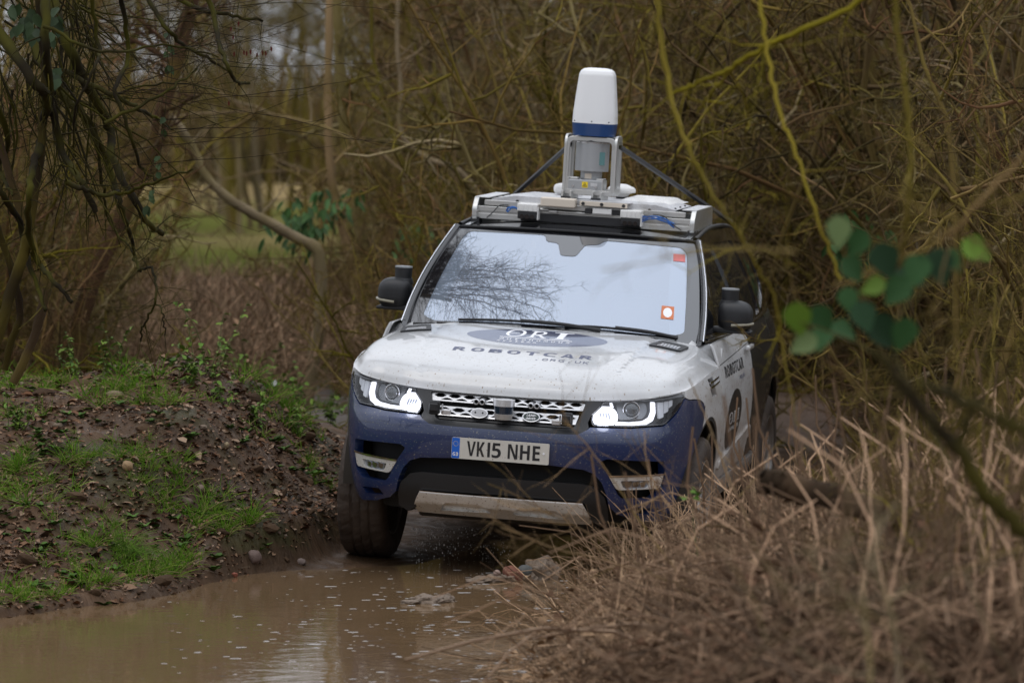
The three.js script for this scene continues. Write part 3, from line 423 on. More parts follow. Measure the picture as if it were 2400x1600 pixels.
// wheels
{
  const prof = [[.262, -.115], [.28, -.128], [.33, -.137], [.372, -.125], [.386, -.10], [.39, -.06], [.382, -.055], [.382, -.045], [.391, -.04], [.391, -.005], [.383, 0], [.391, .005], [.391, .04], [.382, .045], [.382, .055], [.39, .06], [.386, .10], [.372, .125], [.33, .137], [.28, .128], [.262, .115]].map(([r, y]) => new THREE.Vector2(r, y));
  const tyre = new THREE.LatheGeometry(prof, 96); { const p = tyre.attributes.position; for (let i = 0; i < p.count; i++) { const x = p.getX(i), y = p.getY(i), z = p.getZ(i), r = Math.hypot(x, z); if (r > .34) { const a = Math.atan2(z, x), lug = Math.sin(a * 62 + Math.sign(y) * 1.2 + y * 30) > .1 ? .0012 : -.0018, k = 1 + (lug + 0.011 * fbm(x * 9, y * 22, z * 9, 3)) / r; p.setX(i, x * k); p.setZ(i, z * k); } } tyre.computeVertexNormals(); const uv = tyre.attributes.uv; for (let i = 0; i < uv.count; i++) uv.setXY(i, uv.getX(i) * 2.4, uv.getY(i) * .5); }
  tyre.rotateZ(Math.PI / 2);
  const rim = new THREE.LatheGeometry([[.265, .12], [.272, .128], [.262, .118], [.25, .09], [.245, -.02], [.245, -.11], [.262, -.118]].map(([r, y]) => new THREE.Vector2(r, y)), 72); rim.rotateZ(-Math.PI / 2);
  const spokes = []; for (let k = 0; k < 5; k++) for (const d of [-.13, .13]) { const sp = new THREE.Shape(P2([[-.016, .05], [-.011, .252], [.011, .252], [.016, .05]])), e = new THREE.ExtrudeGeometry(sp, { depth: .022, bevelEnabled: true, bevelSize: .004, bevelThickness: .004, bevelSegments: 2 }); e.rotateZ(k / 5 * Math.PI * 2 + d); e.rotateY(Math.PI / 2); e.translate(.075, 0, 0); spokes.push(e); }
  const hub = cyl(.062, .055, .03, 28); hub.rotateZ(-Math.PI / 2); hub.translate(.095, 0, 0); spokes.push(hub);
  const spokeG = merge(spokes), disc = cyl(.17, .17, .025, 40); disc.rotateZ(Math.PI / 2); disc.translate(.01, 0, 0);
  const innerG = new THREE.CylinderGeometry(.25, .25, .02, 32); innerG.rotateZ(Math.PI / 2); innerG.translate(-.09, 0, 0);  // dark disc added to darken the inner side of the wheel
  for (const [s, z] of [[-1, .90], [1, .90], [-1, 3.82], [1, 3.82]]) {
    const w = new THREE.Group(); w.name = 'wheel'; w.position.set(s * .845, .305, -z); if (s < 0) w.rotation.y = Math.PI; suv.add(w);
    part('tyre', tyre, mudTyre, w); part('rim', rim, CM.alloy, w); part('spokes', spokeG, CM.alloy, w); part('inner_dark_disc', innerG, CM.under, w); part('brake_disc', disc, M({ color: C(.12, .1, .085), roughness: .6, metalness: .4 }), w);
    const liner = new THREE.CylinderGeometry(.45, .45, .46, 30, 1, true, -Math.PI * .02, Math.PI * 1.04); liner.rotateZ(Math.PI / 2); liner.translate(s * .70, .38, -z); cp('wheel_liner', liner, CM.under);
    const inner = new THREE.CircleGeometry(.46, 30, 0, Math.PI); inner.rotateY(Math.PI / 2); inner.translate(s * .50, .42, -z); cp('arch_wall', inner, CM.under);
  }
  cp('axle', merge([cyl(.04, .04, 1.4, 12).rotateZ(Math.PI / 2).translate(0, .29, -.9), cyl(.05, .05, 1.4, 12).rotateZ(Math.PI / 2).translate(0, .29, -3.82), box(.12, .05, .5, .55, .24, -.95), box(.12, .05, .5, -.55, .24, -.95)]), CM.under);
}
// ------------------------------------------------------------------ sensor rack and radar mast on the roof (same car frame)
const RM = {
  alu: M({ color: C(.56, .56, .545), roughness: .36, metalness: .85 }), plate: M({ map: tex(256, 256, (u, v) => { const n = .80 + .10 * tnoise(u, v, 6, 4, 4) + .05 * tnoise(u, v, 40, 8, 2); return [n, n, n * 1.01]; }, true), roughness: .42, metalness: .55 }), cream: M({ color: C(.68, .60, .50), roughness: .5 }), white: M({ color: C(.80, .79, .77), roughness: .45 }), black: M({ color: C(.02, .02, .022), roughness: .5 }), blue: M({ color: C(.02, .14, .48), roughness: .45 }),
  dome: MP({ color: C(.82, .82, .82), roughness: .35, clearcoat: .4, clearcoatRoughness: .2 }), band: MP({ color: C(.012, .055, .18), roughness: .35, clearcoat: .6 }), drum: M({ color: C(.40, .41, .42), roughness: .4, metalness: .55 }), yellow: M({ color: C(.85, .62, .02), roughness: .5 }), steel: M({ color: C(.6, .6, .6), roughness: .25, metalness: .95 }),
};
const rack = thing('sensor_rack', 'silver aluminium sensor rack with white boxes bolted across the car roof', 'roof rack'); carPlace(rack);
const rp = (n, g, m, p = rack) => part(n, g, m, p);
{
  for (const z of [2.36, 3.0]) { // extruded cross beams with slots
    const b = rp('cross_beam', merge([box(1.24, .030, .06, 0, 1.782, -z, .003), box(1.24, .012, .045, 0, 1.761, -z, .001), box(1.24, .032, .06, 0, 1.740, -z, .003)]), RM.alu);
    rp('upper_rail', merge([box(1.17, .030, .05, 0, 1.818, -z - .01, .003)]), RM.alu, b);
  }
  for (const s of [-1, 1]) { // cheek plates and rails along the roof edge
    const e = new THREE.ExtrudeGeometry(new THREE.Shape(rounded([[-2.30, 1.722], [-2.30, 1.79], [-2.36, 1.845], [-3.05, 1.845], [-3.08, 1.722]], .02)), { depth: .022, bevelEnabled: true, bevelSize: .003, bevelThickness: .003, bevelSegments: 2 }); e.rotateY(Math.PI / 2); e.scale(1, 1, 1); const q = e.clone(); q.translate(s * .632 - .011, 0, 0); { const p = q.attributes.position; for (let i = 0; i < p.count; i++) p.setZ(i, -Math.abs(p.getZ(i))); q.computeVertexNormals(); }
    rp('end_plate', q, RM.alu); rp('foot', box(.05, .03, .1, s * .63, 1.718, -2.36), RM.black); rp('foot', box(.05, .03, .1, s * .63, 1.725, -3.0), RM.black);
    for (const z of [2.34, 3.02]) rp('end_bolt', cyl(.006, .006, .012, 8).rotateX(Math.PI / 2).translate(s * .615, 1.77, -z + .035), RM.steel);
    rp('side_plate', box(.08, .006, .66, s * .60, 1.846, -2.69, .002), RM.plate);
  }
  // the raised deck: folded sheet, flat in the middle, bent down at both ends
  const prof = [[-.545, 1.842], [-.41, 1.866], [-.25, 1.864], [.25, 1.864], [.41, 1.864], [.525, 1.842]];
  const deckT = [], deckF = [];
  for (let i = 0; i < prof.length - 1; i++) { const [a, b] = [prof[i], prof[i + 1]]; deckT.push(grid(4, 4, (u, v) => V3(lerp(a[0], b[0], u), lerp(a[1], b[1], u), -lerp(2.355, 3.01, v))), grid(4, 4, (u, v) => V3(lerp(a[0], b[0], u), lerp(a[1], b[1], u) - .003, -lerp(3.01, 2.355, v)))); deckF.push(grid(4, 2, (u, v) => V3(lerp(a[0], b[0], u), lerp(1.803, lerp(a[1], b[1], u), v), -2.352)), grid(4, 2, (u, v) => V3(lerp(a[0], b[0], u), lerp(lerp(a[1], b[1], u), 1.803, v), -3.012))); }
  const deck = rp('deck', merge(deckT), RM.plate); rp('deck_front', merge(deckF.filter((_, i) => i % 2 === 0)), RM.plate, deck); rp('deck_rear', merge(deckF.filter((_, i) => i % 2)), RM.plate, deck);
  for (const [x, y] of [[-.395, 1.835], [.375, 1.833]]) rp('deck_hole', cyl(.009, .009, .004, 16).rotateX(Math.PI / 2).translate(x, y, -2.349), RM.black, deck);
  for (const x of [-.53, .51]) for (const z of [2.45, 2.65, 2.85]) rp('deck_screw', cyl(.006, .006, .008, 8, x, 1.848, -z), RM.black, deck);
  // cream boxes and bracket on the front edge
  rp('cream_box', box(.2, .052, .09, -.143, 1.847, -2.29, .008), RM.cream);
  const br = rp('cream_bracket', box(.275, .026, .02, .117, 1.851, -2.285, .003), RM.cream); for (const x of [.0, .108, .235]) rp('bracket_hole', cyl(.010, .010, .003, 16).rotateX(Math.PI / 2).translate(x, 1.851, -2.2735), RM.black, br);
  rp('bracket_shelf', box(.3, .004, .12, .12, 1.867, -2.34, .001), RM.plate);
  rp('interface_module', box(.11, .032, .05, .11, 1.812, -2.31, .004), RM.white); rp('module_clip', merge([box(.04, .03, .04, .03, 1.808, -2.31), box(.05, .028, .04, .19, 1.808, -2.32)]), RM.black);
  rp('slide_rail', merge([box(.34, .012, .02, .0, 1.792, -2.315), box(.05, .016, .02, -.175, 1.792, -2.3), cyl(.009, .009, .05, 10).rotateZ(Math.PI / 2).translate(-.225, 1.80, -2.3)]), RM.alu);
  for (const x of [-.315, .283]) { // laser boxes: ribbed white top over a dark window
    const b = rp('ranging_unit', box(.12, .044, .1, x, 1.808, -2.29, .005), RM.white); rp('unit_face', box(.112, .046, .09, x, 1.766, -2.285, .006), RM.black, b);
    for (let k = 0; k < 5; k++) rp('unit_rib', box(.004, .036, .012, x - .054 + k * .027, 1.806, -2.238, .001), RM.white, b);
    for (let k = -1; k <= 1; k++) rp('unit_lens', cyl(.012, .013, .006, 18).rotateX(Math.PI / 2).translate(x + k * .03, 1.757, -2.238), MP({ color: C(.01, .01, .012), roughness: .1, clearcoat: 1 }), b);
    rp('unit_side', box(.006, .07, .09, x + .061, 1.775, -2.285, .002), RM.white, b);
  }
  rp('beam_shade_panel', box(.70, .05, .05, -.015, 1.752, -2.335, .006), RM.black);  // black panel added to stand in for the shade along the middle of the beam
  const r = mulberry(77);
  for (const [x0, x1, n] of [[-.37, -.46, 3], [.345, .52, 5]]) for (let k = 0; k < n; k++) rp('blue_cable', tube([V3(x0, 1.80 - .008 * k, -2.28), V3(lerp(x0, x1, .35), 1.808 - .02 * r(), -2.26), V3(lerp(x0, x1, .7), 1.80 - .03 * r(), -2.27), V3(x1 + .02 * r(), 1.77 - .03 * r() * (x0 > 0 ? 1.4 : -.5), -2.3)], .0035, 6, 18), RM.blue);
  for (const [a, b] of [[-.44, -.56], [.40, .57]]) rp('black_cable', tube([V3(a, 1.812, -2.32), V3(lerp(a, b, .4), 1.806, -2.30), V3(lerp(a, b, .7), 1.765, -2.29), V3(b, 1.732, -2.31)], .003, 6, 18), RM.black);
  // satellite antennas behind the mast
  const an = rp('antenna', new THREE.LatheGeometry([[.002, .035], [.03, .033], [.072, .016], [.082, .006], [.082, -.012], [.05, -.02], [.03, -.045]].map(([a, b]) => new THREE.Vector2(a, b)).reverse(), 40), RM.white); an.position.set(.125, 1.915, -2.9); rp('antenna_foot', cyl(.03, .045, .045, 24, .125, 1.885, -2.9), RM.black, rack);
  rp('round_antenna', box(.16, .06, .15, -.19, 1.90, -2.9, .025), RM.white); rp('rear_cover', grid(20, 12, (a, b) => { const x = lerp(.12, .47, a), z = lerp(2.62, 3.3, b), e = Math.min(a, 1 - a, b, 1 - b); return V3(x, 1.85 + .03 * sst(0, .2, e), -z); }), RM.white);
}
const mast = thing('radar_mast', 'white domed radar in a silver frame standing on roof rack', 'radar'); carPlace(mast);
const mp = (n, g, m, p = mast) => part(n, g, m, p);
{
  const cz = -2.54, ext = (x, z) => { const e = Math.abs(x); return e; };
  // dome: rounded box that tapers to the top
  const sec = [[1.875 + .43, .127, .125], [2.36, .125, .122], [2.45, .117, .115], [2.55, .107, .106], [2.585, .103, .102], [2.605, .094, .093], [2.617, .078, .077], [2.622, .05, .05], [2.623, .002, .002]];
  const superP = (a, rx, rz, e = .55) => { const c = Math.cos(a), s = Math.sin(a); return [rx * Math.sign(c) * Math.abs(c) ** e, rz * Math.sign(s) * Math.abs(s) ** e]; };
  const shell = (S, e) => { const G = grid(64, S.length * 4 - 4, (u, v) => { const f = v * (S.length - 1), i = Math.min(S.length - 2, Math.floor(f)), t = f - i, q = [0, 1, 2].map((k) => lerp(S[i][k], S[i + 1][k], t)), [x, z] = superP(-u * Math.PI * 2, q[1], q[2], e); return V3(x, q[0], cz + z); }); return G; };
  const dome = mp('radar_dome', shell(sec, .62), RM.dome);
  mp('blue_band', shell([[2.232, .120, .118], [2.3045, .1275, .1255]], .62), RM.band); for (const x of [-.10, .0, .10]) mp('dome_screw', cyl(.004, .004, .004, 8).rotateX(Math.PI / 2).translate(x, 2.316, cz + .124), RM.black, dome);
  mp('neck', merge([cyl(.075, .075, .04, 40, 0, 2.212, cz), cyl(.104, .1, .014, 40, 0, 2.205, cz)]), RM.black);
  mp('drum', cyl(.098, .098, .165, 48, -.004, 2.112, cz), RM.drum); mp('drum_rim', cyl(.1, .1, .008, 48, -.004, 2.194, cz), RM.steel); mp('motor', cyl(.062, .062, .06, 32, -.004, 2.0, cz), RM.drum);
  mp('motor_label', box(.04, .03, .002, -.012, 2.0, cz + .063, .0005), RM.cream); mp('drum_label', box(.045, .075, .002, .06, 2.105, cz + .080, .0005).rotateY(0), M({ color: C(.10, .22, .22), roughness: .5 }));
  // two hoop frames on either side, joined by the base box
  for (const s of [-1, 1]) {
    const o = rounded([[-.105, 1.895], [.105, 1.895], [.105, 2.235], [-.105, 2.235]], [.03, .03, .055, .055], 8), i = rounded([[-.08, 1.93], [.08, 1.93], [.08, 2.21], [-.08, 2.21]], [.02, .02, .035, .035], 8);
    const sh = new THREE.Shape(o); sh.holes.push(new THREE.Path(i)); const e = new THREE.ExtrudeGeometry(sh, { depth: .012, bevelEnabled: true, bevelSize: .002, bevelThickness: .002, bevelSegments: 1 }); e.rotateY(Math.PI / 2); e.translate(s * .145 - .006, 0, cz);
    mp('hoop_frame', e, RM.alu);
    const f = new THREE.ExtrudeGeometry(sh, { depth: .010, bevelEnabled: false });
  }
  { const o = rounded([[-.152, 1.895], [.152, 1.895], [.148, 2.225], [-.148, 2.225]], [.03, .03, .05, .05], 8), i = rounded([[-.127, 1.92], [.127, 1.92], [.124, 2.204], [-.124, 2.204]], [.01, .01, .03, .03], 8), sh = new THREE.Shape(o); sh.holes.push(new THREE.Path(i)); const e = new THREE.ExtrudeGeometry(sh, { depth: .014, bevelEnabled: true, bevelSize: .002, bevelThickness: .002, bevelSegments: 1 }); e.translate(0, 0, cz + .085); mp('front_hoop', e, RM.alu); const e2 = e.clone(); e2.translate(0, 0, -.19); mp('rear_hoop', e2, RM.alu); }
  const bs = mp('base_box', box(.205, .062, .16, -.022, 1.948, cz + .02, .006), RM.drum); mp('base_ears', merge([box(.012, .08, .1, -.122, 1.95, cz + .05), box(.012, .08, .1, .078, 1.95, cz + .05), box(.05, .012, .06, -.09, 1.985, cz + .06), box(.04, .012, .06, .06, 1.983, cz + .06)]), RM.alu, bs);
  mp('warning_label', box(.034, .034, .002, -.022, 1.951, cz + .101, .0005), RM.yellow, bs);
  { const t = new THREE.Shape(P2([[-.0145, -.011], [.0145, -.011], [0, .0135]])); t.holes.push(new THREE.Path(P2([[-.0105, -.0085], [.0105, -.0085], [0, .009]]))); const g = new THREE.ExtrudeGeometry(t, { depth: .0006, bevelEnabled: false }); g.translate(-.022, 1.951, cz + .1022); mp('warning_triangle', merge([g, cyl(.0035, .0035, .0008, 12).rotateX(Math.PI / 2).translate(-.022, 1.948, cz + .1026)]), RM.black, bs); }
  for (const x of [-.09, .045]) mp('base_bolt', cyl(.008, .007, .012, 12).rotateX(Math.PI / 2).translate(x, 1.941, cz + .104), RM.steel, bs);
  mp('drum_clip', box(.04, .02, .002, .03, 1.953, cz + .101, .0005), RM.plate, bs);
  for (const x of [-.125, .05]) { const r = mp('slide_rail', merge([box(.012, .05, .26, x - .018, 1.888, cz + .02, .002), box(.012, .05, .26, x + .03, 1.888, cz + .02, .002), box(.055, .008, .26, x + .006, 1.868, cz + .02, .002)]), RM.alu); mp('rail_end', box(.056, .018, .02, x + .004, 1.872, cz + .152, .002), RM.black, r); }
  for (const s of [-1, 1]) { const a = V3(s * .145, 2.175, cz - .06), b = V3(s * .70, 1.735, cz - 1.0), d = b.clone().sub(a), g = box(.022, .022, d.length(), 0, 0, 0, .003), m = mp('brace_strut', g, RM.black); m.position.copy(a).addScaledVector(d, .5); m.lookAt(0, 0, 0); m.quaternion.setFromUnitVectors(V3(0, 0, 1), d.normalize()); }
}
// ------------------------------------------------------------------ ground and water
const ZL = [-12, -8, -5.5, -4, -2.4, -1.0, -.1, 1.0, 2.2, 4, 10], XL = [-4.0, -1.6, -.85, -.66, -.80, -.98, -1.41, -1.70, -2.44, -3.1, -4.2];
const ZQ = [-12, -6, -3, -.8, .3, 1.2, 3, 5, 8, 12], XQ = [3.0, 2.4, 2.0, 1.75, 1.35, .85, .5, .22, -.2, -1.2];
function ground(x, z) {
  const near = sst(60, 25, Math.abs(x)) * sst(-60, -25, z), dl = (smooth(z, ZL, XL) - x + .10 * fbm(x * 2, 0, z * 2, 3)) * .85, dr = (x - smooth(z, ZQ, XQ) + .12 * fbm(x * 2, 5, z * 2, 3)) * .85;
  let h = interp(z, [-40, -8, -4, -1.3, -.9, -.35, .5, 14, 22], [.1, .18, .09, .0, -.025, -.075, -.15, -.15, .55]);
  h -= .0625 * clamp(x, -3, 3) * sst(.6, -.8, z) * sst(-14, -8, z) * (1 - sst(0, .6, dl)) * (1 - sst(0, .6, dr));
  { const xc = -.05 - z * .174; h -= .10 * Math.exp(-(((x - xc) / .5) ** 4)) * sst(-3.4, -1.6, z) * sst(.3, -.6, z); }
  const ramp = .66 * sst(2.5, -2.4, z) * lerp(.25, 1, sst(-5.4, -2.5, z)), crest = 1 + .05 * Math.exp(-(((x + 1.95) / .5) ** 2));
  const heap = .10 * Math.exp(-(((x + 1.95) / .30) ** 2) - (((z + 2.35) / .4) ** 2)) * (1 + 1.1 * fbm(x * 5, 9, z * 5, 3));
  const left = heap + (.20 * sst(-.03, .13, dl) + ramp * crest * sst(.02, .8, dl)) * sst(-16, -9, z);
  const right = .10 * sst(0, .3, dr) + (.18 + .05 * clamp(z, 0, 8)) * sst(.1, 1.6, dr) * sst(-8, 0, z) + 1.5 * sst(-17, -25, z) * sst(.2, 3, dr) * near;
  const bank = Math.max(sst(0, .4, dl), sst(0, .4, dr));
  h += left + right;
  if (Math.abs(x) < 12 && z > -30) h += near * (bank * (.10 * fbm(x * 1.9, 1, z * 1.9, 3) + .065 * fbm(x * 5, 2, z * 5, 4)) + (1 - bank) * .016 * fbm(x * 5, 3, z * 5, 3) + .014 * Math.max(0, fbm(x * 16, 8, z * 16, 2)) * sst(-.14, .05, h));
  if (z < -20) h += .35 * fbm(x * .03, 4, z * .03, 2);
  return h;
}
const lines = (dense0, dense1, step, far0, far1) => { const o = []; for (let v = dense0; v <= dense1; v += step) o.push(v); let s = step, v = dense1; while (v < far1) { s *= 1.22; v += s; o.push(Math.min(v, far1)); } s = step; v = dense0; while (v > far0) { s *= 1.22; v -= s; o.unshift(Math.max(v, far0)); } return o; };
const gx = lines(-3.4, 3.2, .04, -900, 900), gz = lines(-7, 5.5, .045, -1500, 60);
const groundTex = tex(512, 512, (u, v) => { const n = .74 + .3 * tnoise(u, v, 14, 1, 5) + .22 * tnoise(u, v, 70, 6, 3), k = tnoise(u, v, 30, 12, 3); return [n + .04 * k, n, n - .03 * k]; });
const groundBump = tex(512, 512, (u, v) => { const n = .5 + .55 * tnoise(u, v, 20, 21, 5) + .3 * Math.abs(tnoise(u, v, 60, 25, 3)); return [n, n, n]; });
const groundRough = tex(256, 256, (u, v) => { const n = .70 + .55 * tnoise(u, v, 12, 31, 4); return [n, clamp(n, .3, 1), n]; });
{
  const nx = gx.length, nz = gz.length, P = new Float32Array(nx * nz * 3), K = new Float32Array(nx * nz * 3), U = new Float32Array(nx * nz * 2), I = [];
  for (let j = 0; j < nz; j++) for (let i = 0; i < nx; i++) {
    const x = gx[i], z = gz[j], k = j * nx + i, y = ground(x, z), a = fbm(x * .9, 11, z * .9, 3), b = fbm(x * 3.1, 13, z * 3.1, 3);
    P.set([x, y, z], 3 * k); U.set([x, z], 2 * k);
    let c = [.105, .060, .031]; const mix = (d, t) => { t = clamp(t, 0, 1); c = c.map((q, m) => lerp(q, d[m], t)); };
    mix([.135, .080, .046], .4 + 1.6 * b); mix([.050, .031, .018], .2 + 1.8 * a);
    if (z > -9 && y > .12) mix([.050, .058, .016], sst(.05, .3, a + .5 * b) * .5);
    const track = z < -8 && z > -60 ? sst(1.6, .6, Math.abs(x - interp(z, [-40, -22, -14, -8], [-9, -3.2, -1.6, -.4]))) : 0;
    if (z < -9) { mix([.10, .085, .040], .8 * sst(1.2, .2, x)); mix([.19, .13, .095], sst(.2, 1.2, x) * sst(-.5, .3, b + .3) * sst(-45, -30, z)); mix([.15, .125, .105], track); }
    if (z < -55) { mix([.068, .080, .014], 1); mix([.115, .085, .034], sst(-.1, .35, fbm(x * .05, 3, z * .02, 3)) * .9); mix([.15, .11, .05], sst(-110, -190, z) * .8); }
    K.set(c, 3 * k);
  }
  for (let j = 0; j < nz - 1; j++) for (let i = 0; i < nx - 1; i++) { const a = j * nx + i, b = a + 1, c = a + nx, d = c + 1; I.push(a, c, b, b, c, d); }
  const g = new THREE.BufferGeometry(); g.setAttribute('position', new THREE.BufferAttribute(P, 3)); g.setAttribute('uv', new THREE.BufferAttribute(U, 2)); g.setAttribute('color', new THREE.BufferAttribute(K, 3)); g.setIndex(I); g.computeVertexNormals();
  for (const t of [groundTex, groundBump, groundRough]) t.repeat.set(1 / 1.1, 1 / 1.1);
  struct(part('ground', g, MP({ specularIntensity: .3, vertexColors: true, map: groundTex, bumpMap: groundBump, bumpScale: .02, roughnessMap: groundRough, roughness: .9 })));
}
{
  const g = new THREE.PlaneGeometry(12, 16, 1, 1); g.rotateX(-Math.PI / 2); g.translate(-.5, 0, 4.6); const uv = g.attributes.uv, p = g.attributes.position; for (let i = 0; i < uv.count; i++) uv.setXY(i, p.getX(i), p.getZ(i));
  const rip = tex(512, 512, (u, v) => { const n = .5 + .5 * tnoise(u, v, 10, 41, 3) + .22 * tnoise(u, v, 42, 43, 3); return [n, n, n]; }); rip.repeat.set(1 / 1.7, 1 / 1.1);
  const sil = tex(256, 256, (u, v) => { const n = 1 + .10 * tnoise(u, v, 8, 51, 3); return [.86 * n, .85 * n, .84 * n]; }); sil.repeat.set(.4, .4);
  struct(part('puddle_water', g, MP({ color: C(.195, .124, .066), map: sil, roughness: .02, ior: 1.33, bumpMap: rip, bumpScale: .0014 })));
}

{ // the meadow seen through the gap: matt winter grass, green near, bleached further off
  const f = (u, v) => [lerp(-70, 30, u), -52 - 330 * v * v], g = grid(60, 90, (u, v) => { const [x, z] = f(u, v); return V3(x, ground(x, z) + .03 + .12 * sst(0, .03, v), z); }), n = g.attributes.position.count, K = new Float32Array(n * 3), p = g.attributes.position;
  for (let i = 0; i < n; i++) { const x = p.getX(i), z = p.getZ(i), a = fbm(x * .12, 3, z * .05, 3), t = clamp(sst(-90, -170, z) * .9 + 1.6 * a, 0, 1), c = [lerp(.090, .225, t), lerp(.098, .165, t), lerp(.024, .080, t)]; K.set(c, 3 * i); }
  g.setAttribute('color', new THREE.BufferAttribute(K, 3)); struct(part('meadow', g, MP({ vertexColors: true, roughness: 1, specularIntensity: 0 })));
}
// ------------------------------------------------------------------ plants: a buffer of tapered, coloured tubes and leaves
class Wood {
  constructor() { this.p = []; this.n = []; this.c = []; this.i = []; }
  tube(pts, r0, r1, sides, col) {
    const b0 = this.p.length / 3, m = pts.length; let T = V3(), N = V3(.3, .1, .95), B = V3();
    for (let k = 0; k < m; k++) {
      T.copy(pts[Math.min(m - 1, k + 1)]).sub(pts[Math.max(0, k - 1)]).normalize(); N.addScaledVector(T, -N.dot(T)); if (N.lengthSq() < 1e-6) N.set(T.y, -T.x, .01).addScaledVector(T, 0); N.normalize(); B.crossVectors(T, N);
      const r = lerp(r0, r1, k / (m - 1)), q = 1 + .35 * fbm(pts[k].x * 5 + b0, pts[k].y * 5, pts[k].z * 5, 2), c = col(pts[k], k / (m - 1));
      for (let s = 0; s < sides; s++) { const a = s / sides * Math.PI * 2, ca = Math.cos(a), sa = Math.sin(a), nx = N.x * ca + B.x * sa, ny = N.y * ca + B.y * sa, nz = N.z * ca + B.z * sa, rr = sides > 5 ? r * (1 + .12 * Math.sin(a * 3 + k * 1.7) + .45 * fbm(pts[k].x * 14, pts[k].y * 14, pts[k].z * 14 + s * .5, 2)) : r; this.p.push(pts[k].x + nx * rr, pts[k].y + ny * rr, pts[k].z + nz * rr); this.n.push(nx, ny, nz); this.c.push(c[0] * q, c[1] * q, c[2] * q); }
    }
    for (let k = 0; k < m - 1; k++) for (let s = 0; s < sides; s++) { const a = b0 + k * sides + s, b = b0 + k * sides + (s + 1) % sides, c = a + sides, d = b + sides; this.i.push(a, b, d, a, d, c); }
    const end = b0 + (m - 1) * sides; for (let s = 1; s < sides - 1; s++) this.i.push(end, end + s, end + s + 1);
  }
  bigLeaf(at, dir, up, len, wid, c, fold = .12) { // ovate leaf with a toothed edge
    const d = dir.clone().normalize(), s = d.clone().cross(up).normalize(), n = s.clone().cross(d).normalize(), b = this.p.length / 3, K = 11;
    const put = (x, y, z, q) => { const v = at.clone().addScaledVector(d, x * len).addScaledVector(s, y * wid).addScaledVector(n, z * wid), m = n.clone().addScaledVector(s, -q).normalize(); this.p.push(v.x, v.y, v.z); this.n.push(m.x, m.y, m.z); this.c.push(...c); };
    for (let k = 0; k <= K; k++) { const x = k / K, w = .62 * Math.sin(Math.PI * x ** .72) * (1 - .25 * x) * (k % 2 ? 1 : .93); put(x, 0, -.06 * x * x, 0); put(x, w, fold * w * 1.6 - .1 * x * x, .35); put(x, -w, fold * w * 1.6 - .1 * x * x, -.35); }
    for (let k = 0; k < K; k++) { const a = b + 3 * k, e = a + 3; this.i.push(a, a + 1, e + 1, a, e + 1, e, a, e, e + 2, a, e + 2, a + 2); }
  }
  leaf(at, dir, up, len, wid, c, fold = .25) { // a pointed oval folded along its rib
    const d = dir.clone().normalize(), s = d.clone().cross(up).normalize(), n = s.clone().cross(d).normalize(), b = this.p.length / 3;
    const put = (x, y, z) => { const v = at.clone().addScaledVector(d, x * len).addScaledVector(s, y * wid).addScaledVector(n, z * wid); this.p.push(v.x, v.y, v.z); const sh = 1 - .0 * x; this.c.push(c[0] * sh, c[1] * sh, c[2] * sh); };
    put(0, 0, 0); put(.3, .46, fold); put(.65, .4, fold); put(1, 0, -.12); put(.65, -.4, fold); put(.3, -.46, fold); put(.45, 0, 0);
    for (let k = 0; k < 7; k++) { const q = k === 1 || k === 2 ? -.45 : k === 4 || k === 5 ? .45 : 0; const v = n.clone().addScaledVector(s, q).normalize(); this.n.push(v.x, v.y, v.z); }
    for (const t of [[0, 1, 6], [1, 2, 6], [2, 3, 6], [3, 4, 6], [4, 5, 6], [5, 0, 6]]) this.i.push(b + t[0], b + t[1], b + t[2]);
  }
  geo() { const g = new THREE.BufferGeometry(); g.setAttribute('position', new THREE.Float32BufferAttribute(this.p, 3)); g.setAttribute('normal', new THREE.Float32BufferAttribute(this.n, 3)); g.setAttribute('color', new THREE.Float32BufferAttribute(this.c, 3)); g.setIndex(this.i); return g; }
  get tris() { return this.i.length / 3; }
}
const barkM = MP({ vertexColors: true, roughness: .95, specularIntensity: .15 }), leafM = MP({ vertexColors: true, roughness: .7, specularIntensity: .3, side: THREE.DoubleSide }), glossLeafM = MP({ vertexColors: true, roughness: .6, specularIntensity: .35, side: THREE.DoubleSide });
const MOSS = [.138, .108, .018], BROWN = [.145, .092, .044], GREY = [.205, .160, .098], RED = [.165, .085, .042], DARK = [.040, .031, .015], STRAW = [.31, .205, .115];
const mixc = (a, b, t) => a.map((v, i) => lerp(v, b[i], clamp(t, 0, 1)));
const barkCol = (r, a, b, seed) => { const k = seed ? 1 : .45 + 1.15 * r() ** 1.3, base = mixc(a, b, r()).map((v) => v * k), o = seed ?? r() * 90; return (p, t) => mixc(base, MOSS.map((v) => v * k), .5 * sst(-.05, .35, fbm(p.x * 3 + o, p.y * 3, p.z * 3, 2))); };
const limbCol = (r, a, b) => { const o = r() * 90; return (p) => mixc(a, b, sst(-.25, .3, fbm(p.x * 4 + o, p.y * 4, p.z * 4, 3))); };
function path(r, from, dir, len, n, wander, lift) { const o = [from.clone()], d = dir.clone().normalize(), p = from.clone(); for (let k = 0; k < n; k++) { d.x += wander * (r() - .5); d.y += wander * (r() - .5) + lift / n; d.z += wander * (r() - .5); d.normalize(); p.addScaledVector(d, len / n); o.push(p.clone()); } return o; }
const anyDir = (r, base, spread) => { const v = V3(r() - .5, r() - .5, r() - .5).normalize(); return base.clone().normalize().multiplyScalar(1 - spread).addScaledVector(v, spread).normalize(); };
